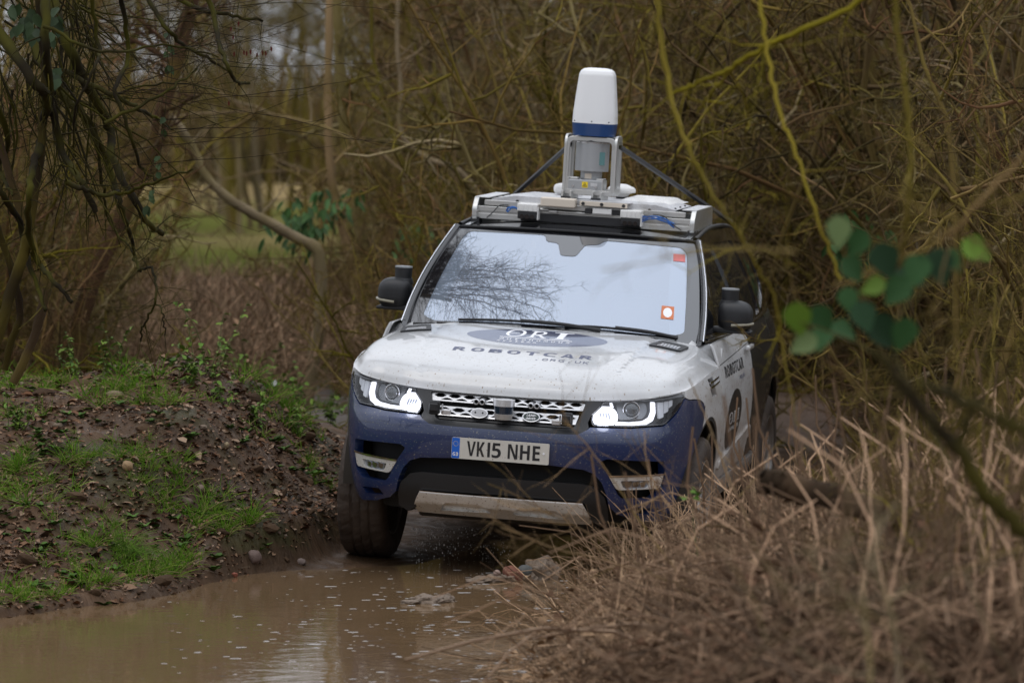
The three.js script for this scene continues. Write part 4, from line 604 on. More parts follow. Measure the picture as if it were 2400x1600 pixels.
// side shoots along a limb, then shoots on those
function shoots(W, r, pts, o) {
  const { n, len, rad, depth, spread = .75, wander = .5, lift = .1, colA = BROWN, colB = GREY, from = .12 } = o;
  for (let k = 0; k < n; k++) {
    const f = (from + (1 - from) * r()) * (pts.length - 1), i = Math.min(pts.length - 2, Math.floor(f)), at = pts[i].clone().lerp(pts[i + 1], f - i), d = anyDir(r, pts[i + 1].clone().sub(pts[i]), spread), L = len * (.45 + .8 * r()) * (1 - .35 * f / pts.length), q = path(r, at, d, L, L > .5 ? 5 : 3, wander, lift);
    W.tube(q, rad * (.7 + .5 * r()), rad * .28, rad > .008 ? 4 : 3, barkCol(r, colA, colB));
    if (depth > 0) shoots(W, r, q, { ...o, n: Math.round(o.n2 ?? n * .6), n2: o.n3, len: len * .45, rad: rad * .48, depth: depth - 1, from: .15 });
  }
}
function thicketShrub(seed, { h = 4.5, stems = 8, colA = BROWN, colB = GREY, spreadBase = .5, thick = 0 } = {}) {
  const r = mulberry(seed), W = new Wood();
  for (let s = 0; s < stems; s++) {
    const a = r() * Math.PI * 2, lean = .08 + (.5 + thick * 8) * r(), d = V3(Math.cos(a) * lean, 1, Math.sin(a) * lean), q = path(r, V3(Math.cos(a) * spreadBase * r(), -.1, Math.sin(a) * spreadBase * r()), d, h * (.6 + .55 * r()), 9, .55, -.35 * lean), R = .012 + thick + .034 * r() * r();
    W.tube(q, R, R * .3, 5, barkCol(r, colA, colB));
    shoots(W, r, q, { n: 11, n2: 6, n3: 3, len: 1.0, rad: R * .5, depth: 2 - (R < .016 ? 1 : 0), colA, colB, spread: .72, wander: .7, lift: .05 });
  }
  return W.geo();
}
function clump(seed, { n = 46, h = .7, rad = .0035, cols = [STRAW, BROWN], lean = .8, wander = .7, droop = -.9, base = .22, leaf = 0, leafC = [.12, .07, .045] }) {
  const r = mulberry(seed), W = new Wood();
  for (let k = 0; k < n; k++) {
    const a = r() * Math.PI * 2, l = lean * (.2 + r()), q = path(r, V3((r() - .5) * 2 * base, -.03, (r() - .5) * 2 * base), V3(Math.cos(a) * l, .9, Math.sin(a) * l), h * (.45 + .8 * r()), 5, wander, droop), c = mixc(cols[0], cols[1], r()), t = rad * (.45 + 1.1 * r() ** 1.6), w = .32 + 1.05 * r() ** 1.4;
    W.tube(q, t, t * .5, 3, () => c.map((x) => x * w));
    if (r() < .5) { const i = 1 + Math.floor(r() * 3), e = path(r, q[i], anyDir(r, q[i + 1].clone().sub(q[i]), .55), h * .4 * (.4 + r()), 3, wander, droop); W.tube(e, t * .6, t * .35, 3, () => c.map((x) => x * w)); }
    for (let m = 0; m < leaf; m++) if (r() < .6) { const i = 1 + Math.floor(r() * 4), v = .5 + r(); W.leaf(q[i], anyDir(r, V3(0, -.2, 0), .9), V3(r() - .5, 1, r() - .5), .03 + .045 * r(), .02 + .02 * r(), leafC.map((x) => x * v), .3); }
  }
  return W.geo();
}
const fpx = 10733.9, cpit = .041927;
function spot(px, py, d) { const u = (px - 1200) / fpx, v = (800 - py) / fpx, c = Math.cos(cpit), s = Math.sin(cpit); return V3(u * d, 2.2534 + (v * c - s) * d, 24.008 - (c + v * s) * d); }
function scatter(name, geos, mat, count, pick, seed, label, category, tint) { // copies of a few shapes as one body of stuff
  const r = mulberry(seed), lists = geos.map(() => []), root = new THREE.Group();
  for (let k = 0; k < count; k++) { const q = pick(r); if (!q) continue; lists[Math.floor(r() * geos.length)].push(q); }
  const made = [], m4 = new THREE.Matrix4(), e = new THREE.Euler(), qt = new THREE.Quaternion();
  geos.forEach((g, gi) => {
    if (!lists[gi].length) return; const im = new THREE.InstancedMesh(g, mat, lists[gi].length); im.castShadow = im.receiveShadow = true;
    lists[gi].forEach(({ p, s = 1, ry = 0, rx = 0, rz = 0, c }, k) => { e.set(rx, ry, rz, 'YXZ'); im.setMatrixAt(k, m4.compose(p, qt.setFromEuler(e), Array.isArray(s) ? V3(...s) : V3(s, s, s))); if (tint) im.setColorAt(k, C(...(c || [1, 1, 1]))); });
    im.name = name; made.push(im);
  });
  if (made.length === 1) { made[0].name = numbered(name); scene.add(made[0]); return stuff(made[0], label, category); }
  root.name = numbered(name); made.forEach((m) => { m.userData.kind = 'stuff'; root.add(m); }); scene.add(root); return stuff(root, label, category);
}
// ------------------------------------------------------------------ woodland behind
const drAt0 = (x, z) => (x - smooth(z, ZQ, XQ)) * .85;
const onGround = (x, z, dy = 0) => V3(x, ground(x, z) + dy, z);
const pxX = (px, d) => (px - 1200) / fpx * d;
{
  const kinds = [[101, {}], [102, { stems: 10, colA: MOSS, colB: BROWN }], [103, { h: 5.4, stems: 7, colA: GREY, colB: BROWN }], [104, { colA: RED, colB: BROWN, stems: 10 }], [105, { h: 3.6, stems: 11, colA: MOSS, colB: GREY }], [106, { h: 5, colA: DARK, colB: BROWN }], [107, { h: 4.2, stems: 9, colA: MOSS, colB: RED }], [108, { h: 4.6, stems: 5, colA: [.135, .108, .012], colB: MOSS, thick: .016 }], [109, { h: 4.2, stems: 5, colA: MOSS, colB: GREY, thick: .02 }]].map(([s, o]) => thicketShrub(s, o));
  scatter('thicket', kinds, barkM, 720, (r) => {
    const d = r() < .74 ? 31 + 24 * r() ** 1.3 : 58 + 70 * r(), px = -350 + 3150 * r(), gapd = Math.abs(px - 550), right = px > 1150;
    let s = (right ? .8 + .5 * r() : .55 + .5 * r()); if (d > 60) s *= 1.15;
    if (gapd < 100 + 2.5 * s * fpx / d) { s = .3 + .3 * r(); if (gapd < 100 + 2.2 * s * fpx / d || d > 60) return null; }
    if (!right && r() < (d > 58 ? .62 : .3)) return null; if (right && d > 58 && r() < .3) return null; if (px < 900 && px > 380 && d < 40) return null; if (px > 1560 && px < 2240 && d < 41) return null; if (px >= 2330 && r() < .45) return { p: onGround(pxX(px, d - 4), 28 - d, -.05), s: s * .8, ry: r() * 6.3 };
    return { p: onGround(pxX(px, d), 24 - d, -.05), s, ry: r() * 6.3 };
  }, 5, 'tangled bare shrubs and saplings filling the background behind the car', 'thicket');
  // tall trees with bare stems and high crowns on the far side of the clearing
  const high = [[121, MOSS, BROWN], [122, GREY, MOSS], [123, BROWN, GREY]].map(([sd, a, b]) => { const r = mulberry(sd), W = new Wood(); for (let k = 0; k < 3; k++) { const q = path(r, V3(.5 * (r() - .5), -.1, .5 * (r() - .5)), V3(.25 * (r() - .5), 1, .25 * (r() - .5)), 6.5 + 2 * r(), 12, .22, 0); W.tube(q, .055 + .03 * r(), .02, 6, barkCol(r, a, b)); shoots(W, r, q, { n: 22, n2: 8, n3: 4, len: 1.7, rad: .016, depth: 2, colA: a, colB: b, from: .45, spread: .72, wander: .6, lift: .1 }); } return W.geo(); });
  scatter('tall_trees', high, barkM, 40, (r) => { const d = 72 + 72 * r(), px = 100 + 1250 * r(); if (px > 330 && px < 770 && d < 100) return null; return { p: onGround(pxX(px, d), 24 - d, -.1), s: .9 + .4 * r(), ry: r() * 6.3 }; }, 8, 'far bare trees with thin stems above the meadow gap', 'trees');
  // the far wood beyond the meadow
  scatter('far_wood', kinds, barkM, 260, (r) => { const d = 270 + 70 * r(), px = -50 + 1350 * r(); return { p: V3(pxX(px, d), ground(pxX(px, d), 24 - d), 24 - d), s: [2.4 + r(), 1.25 + .6 * r(), 2.4 + r()], ry: r() * 6.3 }; }, 6, 'hazy brown far wood at the edge of the meadow', 'wood');
}
function trunkTree(name, label, pts, d, r0, r1, colA, colB, sh = {}, seed = 1) {
  const t = thing(name, label, 'tree'), r = mulberry(seed), base = spot(pts[0][0], pts[0][1], d), P = pts.map(([x, y, dd]) => spot(x, y, dd || d));
  P.unshift(V3(P[0].x - .1, ground(base.x - .1, base.z) - .1, base.z));
  const Q = new THREE.CatmullRomCurve3(P).getPoints(pts.length * 5), W = new Wood(), K = new Wood(), o = Q[0].clone(), L = Q.map((p) => p.clone().sub(o));
  W.tube(L, r0, r1, 9, barkCol(r, colA, colB, seed)); shoots(K, r, L, { n: 14, n2: 6, n3: 4, len: 1.5, rad: r1 * .5, depth: 2, colA, colB, from: .35, ...sh });
  t.position.copy(o); part('trunk', W.geo(), barkM, t); part('crown', K.geo(), barkM, t); return t;
}
trunkTree('leaning_tree', 'thick reddish trunk leaning right behind the hanging branches at left', [[200, 700], [280, 520], [350, 360], [400, 190], [445, 20], [480, -250], [500, -600]], 33, .066, .045, [.075, .042, .024], [.09, .05, .03], { n: 14, len: .9 }, 201);
trunkTree('arched_tree', 'pale bare tree bent in a low arch before the meadow', [[745, 592], [690, 555], [600, 505], [535, 465], [480, 410], [455, 350], [425, 300], [400, 270]], 36, .05, .022, GREY, GREY, { n: 7, len: .6, rad: .008 }, 202);
trunkTree('young_tree', 'slim yellowish trunk leaning left, leftmost of the three behind the left mirror', [[836, 660], [818, 600], [803, 530], [784, 464], [772, 380], [768, 200], [775, -150]], 40, .05, .03, MOSS, STRAW, { n: 12, len: .7 }, 203);
trunkTree('young_tree', 'straight grey green trunk, middle of the three behind the left mirror', [[862, 650], [848, 568], [837, 484], [816, 376], [800, 200], [790, 0], [780, -300]], 42, .07, .045, GREY, MOSS, { n: 14, len: .8 }, 204);
trunkTree('young_tree', 'brown straight trunk, rightmost of the three behind the left mirror', [[905, 600], [918, 545], [925, 490], [934, 396], [945, 200], [958, 0], [970, -300]], 41, .07, .05, BROWN, BROWN, { n: 14, len: .8 }, 205);
trunkTree('twin_tree', 'dark upright trunk reaching out of the picture above the meadow edge', [[1040, 520], [1020, 400], [1010, 260], [1004, 100], [1010, -60], [1030, -400]], 44, .075, .05, DARK, BROWN, { n: 16, len: 1.1 }, 206);
trunkTree('bent_tree', 'pale crooked branch tree left of the radar dome', [[1130, 480], [1075, 400], [1010, 375], [965, 345], [937, 300], [940, 220], [930, 90], [940, -100]], 38, .028, .016, GREY, STRAW, { n: 10, len: .9, rad: .008 }, 207);
trunkTree('mossy_sapling', 'mossy sapling rising right of the radar dome', [[1690, 560], [1640, 420], [1590, 300], [1560, 160], [1540, 0], [1500, -300]], 36, .035, .02, MOSS, MOSS, { n: 16, len: 1.3 }, 208);
trunkTree('mossy_sapling', 'mossy sapling with forked top near the right edge', [[2150, 640], [2125, 480], [2110, 300], [2120, 120], [2140, -40], [2150, -300]], 43, .03, .02, MOSS, BROWN, { n: 16, len: 1.2 }, 209);

// dead bracken and bramble on the ground behind
{
  const br = [31, 32, 33, 34].map((s) => clump(s, { n: 44, h: 1.0, rad: .006, cols: [[.40, .27, .17], [.23, .15, .09]], lean: .6, droop: -.5, leaf: 2, leafC: [.29, .18, .11] }));
  scatter('dead_bracken', br, barkM, 1150, (r) => { const d = 35 + 20 * r() ** .8, px = -150 + 1120 * r(), x = pxX(px, d), z = 24 - d; if (px > 640 && px < 900 && d < 42) return null; if (px > 400 && px < 720 && d > 50) return null; return { p: onGround(x, z), s: [.8 + .5 * r(), .55 + .6 * r(), .8 + .5 * r()], ry: r() * 6.3 }; }, 61, 'brown dead bracken standing in a belt behind the mound', 'bracken');
  const bb = [35, 36, 37].map((s) => clump(s, { n: 44, h: .95, rad: .0036, cols: [[.34, .22, .14], [.16, .10, .062]], lean: 1.0, droop: -1.2, leaf: 1, leafC: [.07, .075, .03] }));
  scatter('dead_brambles', bb, barkM, 1300, (r) => { const d = 30 + 22 * r() ** .7, px = 1700 + 900 * r(), x = pxX(px, d), z = 24 - d; if (x < smooth(z, ZQ, XQ) + .35 || (px < 2230 && d < 37)) return null; return { p: onGround(x, z), s: [.8 + .4 * r(), (d < 43 ? .25 : .5) + .45 * r(), .8 + .4 * r()], ry: r() * 6.3 }; }, 62, 'dry brown brambles covering the bank to the right of the car', 'brambles');
  const gt = [41, 42].map((s) => clump(s, { n: 22, h: .42, rad: .003, cols: [[.30, .20, .13], [.12, .08, .05]], lean: 1.3, droop: -1.2, base: .3, leaf: 1, leafC: [.2, .12, .07] }));
  scatter('dead_stalks', gt, barkM, 520, (r) => { const d = 27 + 14 * r(), px = 1760 + 560 * r(), x = pxX(px, d), z = 24 - d; if (drAt0(x, z) < -.1) return null; return { p: onGround(x, z), s: .5 + .8 * r(), ry: r() * 6.3 }; }, 64, 'thin dead stalks lying over the littered ground right of the car', 'stalks');
  const gr = [38, 39].map((s) => clump(s, { n: 30, h: .9, rad: .003, cols: [[.36, .28, .19], [.26, .19, .12]], lean: .5, droop: -.9, wander: .25, base: .15 }));
  scatter('dry_grass', gr, barkM, 30, (r) => { const d = 41 + 5 * r(), px = 1780 + 300 * r(); return { p: onGround(pxX(px, d), 24 - d), s: 1 + .7 * r(), ry: r() * 6.3 }; }, 63, 'tall bleached grass stems on the bank behind the right mirror', 'grass');
}
// evergreen sprays in the blur
function evergreen(name, label, px, py, d, w, n, seed) {
  const t = thing(name, label, 'shrub'), r = mulberry(seed), S = new Wood(), o = spot(px, py, d); t.position.set(o.x, ground(o.x, o.z), o.z); const h = o.y - t.position.y;
  for (let k = 0; k < 5; k++) S.tube(path(r, V3(0, -.05, 0), V3((r() - .5) * .5, 1, (r() - .5) * .5), h * (.8 + .4 * r()), 6, .3, 0), .01, .004, 4, () => BROWN);
  part('stem', S.geo(), barkM, t); const K = new Wood(); for (let k = 0; k < n; k++) { const v = .6 + .8 * r(), q = V3((r() + r() - 1) * w, h + (r() + r() - 1) * w * .75, (r() - .5) * w); K.leaf(q, V3(r() - .5, -.35 - .4 * r(), r() - .3), V3(r() - .5, 1, 1), .1 + .06 * r(), .045, [.036 * v, .082 * v, .020 * v], .2); }
  stuff(part('foliage', K.geo(), glossLeafM, t)); return t;
}
evergreen('laurel_shrub', 'green laurel spray against the meadow gap, left of the slim trunks', 700, 520, 37, .3, 70, 71);
evergreen('laurel_shrub', 'small green laurel sprig between the slim trunks', 790, 470, 39, .22, 26, 72);
evergreen('laurel_shrub', 'dull green laurel tuft just left of the car roof', 975, 560, 38, .24, 34, 73);
evergreen('laurel_shrub', 'scattered green leaves on the bank behind the right mirror', 2010, 560, 32, .3, 40, 75);

// ------------------------------------------------------------------ the tree that hangs in from the left
{
  const LD = [.018, .014, .008], LM = [.046, .042, .006], LB = [.042, .026, .014];
  const t = thing('overhanging_tree', 'dark mossy tree at left with bare limbs drooping into the picture', 'tree'), r = mulberry(301), D = 22.8, k = 1 / 1.96;
  const limbs = [
    [[[100, -500], [180, -200], [205, 0], [212, 200], [235, 480], [290, 700], [370, 830], [440, 970]], .017, .009], [[[120, -500], [220, -60], [330, 250], [420, 430], [500, 590], [520, 740], [620, 930], [690, 1040], [750, 1075]], .019, .008],
    [[[150, 200], [250, 400], [380, 530], [480, 720], [530, 850], [545, 930], [590, 1060], [610, 1170], [640, 1240]], .015, .004], [[[300, 330], [540, 450], [640, 500], [720, 545], [790, 595]], .009, .004], [[[300, 840], [420, 880], [560, 885], [700, 840], [885, 775]], .009, .003],
    [[[520, -200], [560, 0], [590, 250], [530, 430], [600, 620], [650, 770], [725, 835]], .009, .004], [[[900, -300], [960, 0], [1000, 180], [1050, 320], [1090, 380], [1140, 378]], .010, .004], [[[640, -120], [860, 20], [1050, 70], [1200, 95]], .010, .004],
    [[[560, -150], [700, 20], [780, 150], [900, 240], [1010, 295], [1075, 350]], .009, .003], [[[-40, 100], [160, 380], [210, 450], [190, 620], [150, 760], [130, 900], [135, 1080], [170, 1200], [250, 1290], [325, 1390]], .016, .006],
    [[[-60, 800], [0, 880], [90, 1040], [130, 1200], [205, 1430]], .012, .006], [[[-80, 300], [30, 620], [0, 760], [60, 900]], .012, .004], [[[150, -100], [270, 160], [300, 420], [430, 610], [470, 850], [500, 1010], [610, 1165]], .009, .003], [[[400, -100], [450, 200], [440, 300], [350, 480], [340, 720]], .007, .003],
    [[[640, 1240], [700, 1240], [708, 1380], [660, 1490], [640, 1560]], .0045, .003], [[[708, 1380], [745, 1440], [760, 1540]], .003, .002], [[[200, 120], [480, 240], [760, 210], [1000, 260]], .006, .002], [[[480, 560], [760, 420], [900, 320]], .006, .003], [[[430, 470], [560, 420], [760, 380], [1000, 420]], .005, .002],
  ];
  const o = V3(-2.72, ground(-2.72, 1.0) - .05, .6); t.position.copy(o);
  const stems = [[[-70, 1700], [0, 1500], [60, 1300], [110, 1150], [140, 1000], [190, 620], [200, 200], [130, -300], [60, -900]], [[60, 1760], [150, 1560], [190, 1420], [215, 1300], [150, 1130], [40, 800], [-60, 400], [-120, -400]], [[20, 1700], [50, 1560], [90, 1460], [40, 1200], [-60, 900], [-100, 300]]];
  stems.forEach((s, i) => { const W = new Wood(), q = new THREE.CatmullRomCurve3(s.map(([x, y]) => spot(x * k, y * k, D + .25 * i - .3).sub(o))).getPoints(34); W.tube(q, .032 - i * .007, .018, 8, barkCol(r, LD, LB)); part('trunk', W.geo(), barkM, t); });
  const K = new Wood();
  limbs.forEach(([l, r0, r1], i) => {
    const W = new Wood(), d = D + 1.4 * (r() - .5), q = new THREE.CatmullRomCurve3(l.map(([x, y], m) => spot(x * k, y * k, d + .25 * Math.sin(m * 1.7 + i)).sub(o))).getPoints(l.length * 5);
    q.forEach((p) => { p.x += .016 * (r() - .5); p.y += .016 * (r() - .5); }); const col = limbCol(r, LD, LM); W.tube(q, r0 * 1.65, r1 * 1.6, r0 > .01 ? 7 : 5, col); part('limb', W.geo(), barkM, t);
    shoots(K, r, q, { n: Math.round(6 + l.length * 2), n2: 3, n3: 2, len: .34, rad: Math.max(.0022, r1 * .6), depth: 1, colA: LD, colB: LM, spread: .62, wander: .6, lift: -.05 });
  });
  // long whippy shoots reaching right
  for (let j = 0; j < 34; j++) { const a = spot((150 + 700 * r()) * k, (-60 + 900 * r()) * k, D + r() - .5).sub(o), q = path(r, a, V3(1, -.25 + .65 * r(), .2 * (r() - .5)), .5 + 1.0 * r(), 8, .22, -.1 + .3 * r()); K.tube(q, .0028, .0010, 3, limbCol(r, LB, LD)); shoots(K, r, q, { n: 3, len: .25, rad: .0014, depth: 0, colA: LB, colB: LD, spread: .5 }); }
  for (let j = 0; j < 95; j++) { const a = spot((-80 + 520 * r()) * k, (-140 + 640 * r() ** 1.2) * k, D + 1.6 * r() - .3).sub(o), q = path(r, a, V3(.6 * (r() - .3), -1 + .9 * r(), .4 * (r() - .5)), .35 + .6 * r(), 6, .6, -.2); K.tube(q, .003 + .006 * r(), .002, 4, limbCol(r, LD, LM)); shoots(K, r, q, { n: 3, len: .2, rad: .002, depth: 0, colA: LD, colB: LM }); }
  part('crown', K.geo(), barkM, t);
  // ivy strand hanging from it
  const v = thing('ivy_strand', 'thin ivy strand with small dark leaves hanging below left tree', 'ivy'), q = new THREE.CatmullRomCurve3([[772, -120], [770, 150], [768, 330], [745, 640], [705, 850], [668, 960]].map(([x, y]) => spot(x * k, y * k, 22.6))).getPoints(30), S = new Wood(); S.tube(q, .0022, .0014, 4, () => DARK); part('stem', S.geo(), barkM, v);
  for (let j = 0; j < 15; j++) { const L = new Wood(), p = q[1 + Math.floor(r() * 29)], c = .7 + .6 * r(); L.leaf(V3(), V3(r() - .5, -.6, r() - .2), V3(r() - .5, .4, 1), .045 + .02 * r(), .034, [.032 * c, .055 * c, .018 * c], .15); const m = part('leaf', L.geo(), glossLeafM, v); m.position.copy(p); }
  for (let n = 0; n < 2; n++) { const b = thing('ivy_cluster', ['dark ivy leaves among the branches in the top left corner', 'small ivy tuft on the thick drooping limb at left'][n], 'ivy'), L = new Wood(), c0 = n ? [262, 320] : [150, 90]; for (let j = 0; j < (n ? 7 : 34); j++) { const c = .6 + .7 * r(), p = spot((c0[0] + (n ? 30 : 150) * (r() + r() - 1)) * k, (c0[1] + (n ? 60 : 110) * (r() + r() - 1)) * k, 22.5 + .5 * (r() - .5)); L.leaf(p, V3(r() - .5, -.7, r() - .2), V3(r() - .5, .4, 1), .06 + .03 * r(), .05, [.026 * c, .045 * c, .016 * c], .15); } part('foliage', L.geo(), glossLeafM, b); }
  // withered red leaves still hanging
  const w = thing('withered_leaves', 'few small dark red leaves dangling from a thin twig top left', 'leaves'), L = new Wood(); for (const [x, y] of [[1075, 235], [1120, 228], [1132, 232], [1150, 225], [1180, 240], [1205, 230], [1220, 232], [1245, 212], [1095, 95], [1060, 120], [1050, 462], [1070, 158]]) L.leaf(spot(x * k, y * k, 23), V3(.1 * (r() - .5), -1, 0), V3(r() - .5, .1, 1), .030, .011, [.10, .018, .014], .1); part('foliage', L.geo(), leafM, w);
}
// tall tree beside the track, its crown above the picture: the windscreen mirrors it
{
  const t = thing('roadside_tree', 'tall bare tree left of the track, seen mirrored in the windscreen', 'tree'), r = mulberry(401), o = V3(-4.3, ground(-4.3, -4.6) - .1, -4.6); t.position.copy(o);
  const W = new Wood(), q = new THREE.CatmullRomCurve3([V3(0, 0, 0), V3(.15, 2, .1), V3(.1, 4.2, 0), V3(.4, 6.6, -.2), V3(.6, 9, -.3)]).getPoints(24); W.tube(q, .13, .05, 10, barkCol(r, DARK, MOSS)); part('trunk', W.geo(), barkM, t);
  const K = new Wood(), car = new THREE.Matrix4().compose(suv.position, new THREE.Quaternion().setFromEuler(suv.rotation), V3(1, 1, 1));
  for (let j = 0; j < 24; j++) {
    const s = -.98 + .95 * r() ** 1.3, tt = .02 + .95 * r() * (1 - .45 * (s + .98)), a = screenP(s, tt).applyMatrix4(car), n = screenP(s + .02, tt).applyMatrix4(car).sub(a).cross(screenP(s, tt + .02).applyMatrix4(car).sub(a)).normalize(); if (n.y < 0) n.negate();
    const v = a.clone().sub(camera.position).normalize(), m = v.addScaledVector(n, -2 * v.dot(n)), end = a.clone().addScaledVector(m, 3.8 + 2.2 * r()).sub(o), st = q[8 + Math.floor(r() * 14)];
    const mid = st.clone().lerp(end, .5); mid.y += .5 * r(); const l = new THREE.CatmullRomCurve3([st, mid, end]).getPoints(12); l.forEach((p, i) => { if (i) { p.x += .1 * (r() - .5); p.y += .1 * (r() - .5); p.z += .1 * (r() - .5); } });
    K.tube(l, .028, .006, 5, barkCol(r, DARK, BROWN)); shoots(K, r, l, { n: 15, n2: 7, n3: 3, len: 1.0, rad: .008, depth: 2, colA: DARK, colB: BROWN, spread: .6, wander: .5, lift: .15, from: .4 });
  }
  part('crown', K.geo(), barkM, t);
}
// ------------------------------------------------------------------ the bank on the left: litter, grass, weeds, stones
const dlAt = (x, z) => (smooth(z, ZL, XL) - x) * .85, drAt = (x, z) => (x - smooth(z, ZQ, XQ)) * .85;
{
  const leafGeo = (seed) => { const r = mulberry(seed), W = new Wood(); W.leaf(V3(-.5, 0, 0), V3(1, .1, 0), V3(.1, 1, .1), 1, .62 + .3 * r(), [1, 1, 1], .1 + .5 * r()); return W.geo(); };
  const L = [1, 2, 3].map(leafGeo), tones = [[.17, .092, .05], [.23, .14, .085], [.10, .05, .027], [.15, .07, .035], [.28, .19, .125], [.06, .033, .02]];
  scatter('leaf_litter', L, leafM, 36000, (r) => { const z = -5 + 8 * r(), x = -3.4 + 2.8 * r(); if (dlAt(x, z) < .03) return null; const den = fbm(x * 1.6, 21, z * 1.6, 3); if (den + .35 * (r() - .2) < -.1) return null; const s = r() < .03 ? .055 + .03 * r() : .012 + .034 * r() ** 1.6, c = tones[Math.floor(r() * 6)]; return { p: onGround(x, z, .006), s: [s, s, s * (.5 + .5 * r())], ry: r() * 6.3, rx: (r() - .5) * .8, rz: (r() - .5) * .8, c }; }, 81, 'brown fallen leaves strewn over the left bank', 'leaf litter', true);
  scatter('leaf_litter', L, leafM, 17000, (r) => { const z = -16 + 22 * r(), x = .3 + 5 * r(); if (drAt(x, z) < -.15) return null; const s = .025 + .04 * r(), c = tones[Math.floor(r() * 6)].map((q) => q * 1.25); return { p: onGround(x, z, .006), s: [s, s, s], ry: r() * 6.3, rx: (r() - .5) * 1.1, rz: (r() - .5) * 1.1, c }; }, 82, 'pale dead leaves on the trodden ground right of the car', 'leaf litter', true);
  const tuft = (seed, h, n) => { const r = mulberry(seed), W = new Wood(); for (let k = 0; k < n; k++) { const a = r() * 6.3, l = .25 + .9 * r(), q = path(r, V3((r() - .5) * .05, -.01, (r() - .5) * .05), V3(Math.cos(a) * l, 1, Math.sin(a) * l), h * (.5 + .7 * r()), 4, .25, -.9), v = .75 + .5 * r(), c = r() < .18 ? [.24, .19, .09] : mixc([.075, .19, .010], [.18, .25, .035], r()); W.tube(q, .0022, .0007, 3, () => c.map((x) => x * v)); } return W.geo(); };
  const T = [tuft(1, .11, 22), tuft(2, .15, 26), tuft(3, .08, 20)];
  scatter('grass', T, barkM, 4200, (r) => { const z = -3.4 + 6.2 * r(), x = -3.3 + 2.6 * r(), dl = dlAt(x, z); if (dl < .13) return null; const den = fbm(x * 1.3 + 4, 31, z * 1.3, 3) + .34 * sst(1.2, 0, dl) * sst(-1.2, 1.0, z) - .03; if (den < .25 + .62 * (r() - .5)) return null; return { p: onGround(x, z), s: .45 + .95 * r(), ry: r() * 6.3, rx: .6 * (r() - .5) }; }, 83, 'bright green grass growing in patches on the left bank', 'grass');
  scatter('grass', T, barkM, 900, (r) => { const z = -12 + 8 * r(), x = 1.8 + 2.8 * r(); if (drAt(x, z) < .1 || fbm(x * .8, 33, z * .8, 2) < .05) return null; return { p: onGround(x, z), s: .8 + .9 * r(), ry: r() * 6.3 }; }, 84, 'green grass patches beyond the car on the right', 'grass');
  scatter('grass', T, barkM, 1500, (r) => { const d = 36 + 26 * r(), px = 60 + 820 * r(), x = pxX(px, d), z = 24 - d; if (fbm(x * .5, 35, z * .5, 2) < -.05) return null; return { p: onGround(x, z), s: 1.3 + 1.5 * r(), ry: r() * 6.3 }; }, 85, 'soft green grass along the far track and clearing edge', 'grass');
  const weed = (seed) => { const r = mulberry(seed), W = new Wood(); for (let k = 0; k < 9; k++) { const a = r() * 6.3, v = .7 + .6 * r(); W.leaf(V3(0, .008, 0), V3(Math.cos(a), .25 + .5 * r(), Math.sin(a)), V3(0, 1, 0), .035 + .04 * r(), .022 + .015 * r(), [.065 * v, .125 * v, .022 * v], .2); } return W.geo(); };
  scatter('low_weeds', [weed(1), weed(2)], leafM, 800, (r) => { const z = -4 + 6.4 * r(), x = -3.3 + 2.7 * r(); if (dlAt(x, z) < .05 || fbm(x * 1.5, 41, z * 1.5, 2) < .0) return null; return { p: onGround(x, z), s: .4 + .6 * r(), ry: r() * 6.3, rx: .3 * (r() - .5) }; }, 86, 'small leafy weeds dotted over the left bank', 'weeds');
  const stick = [1, 2, 3].map((s) => { const r = mulberry(s + 50), W = new Wood(); W.tube(path(r, V3(-.5, 0, 0), V3(1, .02, 0), 1, 6, .3, 0), .011, .006, 4, () => [1, 1, 1]); return W.geo(); });
  scatter('twig_litter', stick, barkM, 620, (r) => { const left = r() < .6, z = -5 + 9 * r(), x = left ? -3.3 + 2.5 * r() : 1.2 + 2.6 * r(); if (left ? dlAt(x, z) < .05 : drAt(x, z) < .05) return null; const s = .08 + .3 * r() * r(); return { p: onGround(x, z, .012), s: [s, s * .6, s * .6], ry: r() * 6.3, rz: (r() - .5) * .5, c: mixc([.09, .065, .045], [.24, .19, .14], r()) }; }, 87, 'fine dead twigs scattered over both banks', 'twigs', true);
  const peb = [1, 2, 3].map((s) => { const g = new THREE.IcosahedronGeometry(1, 1), p = g.attributes.position; for (let i = 0; i < p.count; i++) { const k = 1 + .35 * perlin.noise(p.getX(i) * 1.3 + s * 9, p.getY(i) * 1.3, p.getZ(i) * 1.3); p.setXYZ(i, p.getX(i) * k, p.getY(i) * .65 * k, p.getZ(i) * k); } g.computeVertexNormals(); const q = mergeVertices(g); q.setAttribute('color', new THREE.Float32BufferAttribute(new Float32Array(q.attributes.position.count * 3).fill(1), 3)); return q; });
  scatter('gravel', peb, barkM, 220, (r) => { const z = -4.5 + 6.8 * r(), x = -3.2 + 2.8 * r(); if (dlAt(x, z) < -.12) return null; const s = .006 + .016 * r() ** 3, v = .7 + .6 * r(); return { p: onGround(x, z, s * .2), s, ry: r() * 6.3, c: mixc([.10 * v, .075 * v, .055 * v], [.26 * v, .20 * v, .15 * v], r() ** 2) }; }, 88, 'small pebbles and crumbs of soil on the left bank', 'gravel', true);
  scatter('mud_clods', peb, barkM, 380, (r) => { const z = -4 + 6 * r(), x = -3 + 2.6 * r(); if (dlAt(x, z) < -.06) return null; const s = .012 + .05 * r() ** 3; return { p: onGround(x, z, 0), s: [s * 1.2, s * .8, s], ry: r() * 6.3, rx: r(), c: mixc([.05, .031, .019], [.095, .06, .036], r()) }; }, 89, 'lumps of dark churned mud on the left bank', 'mud', true);
}
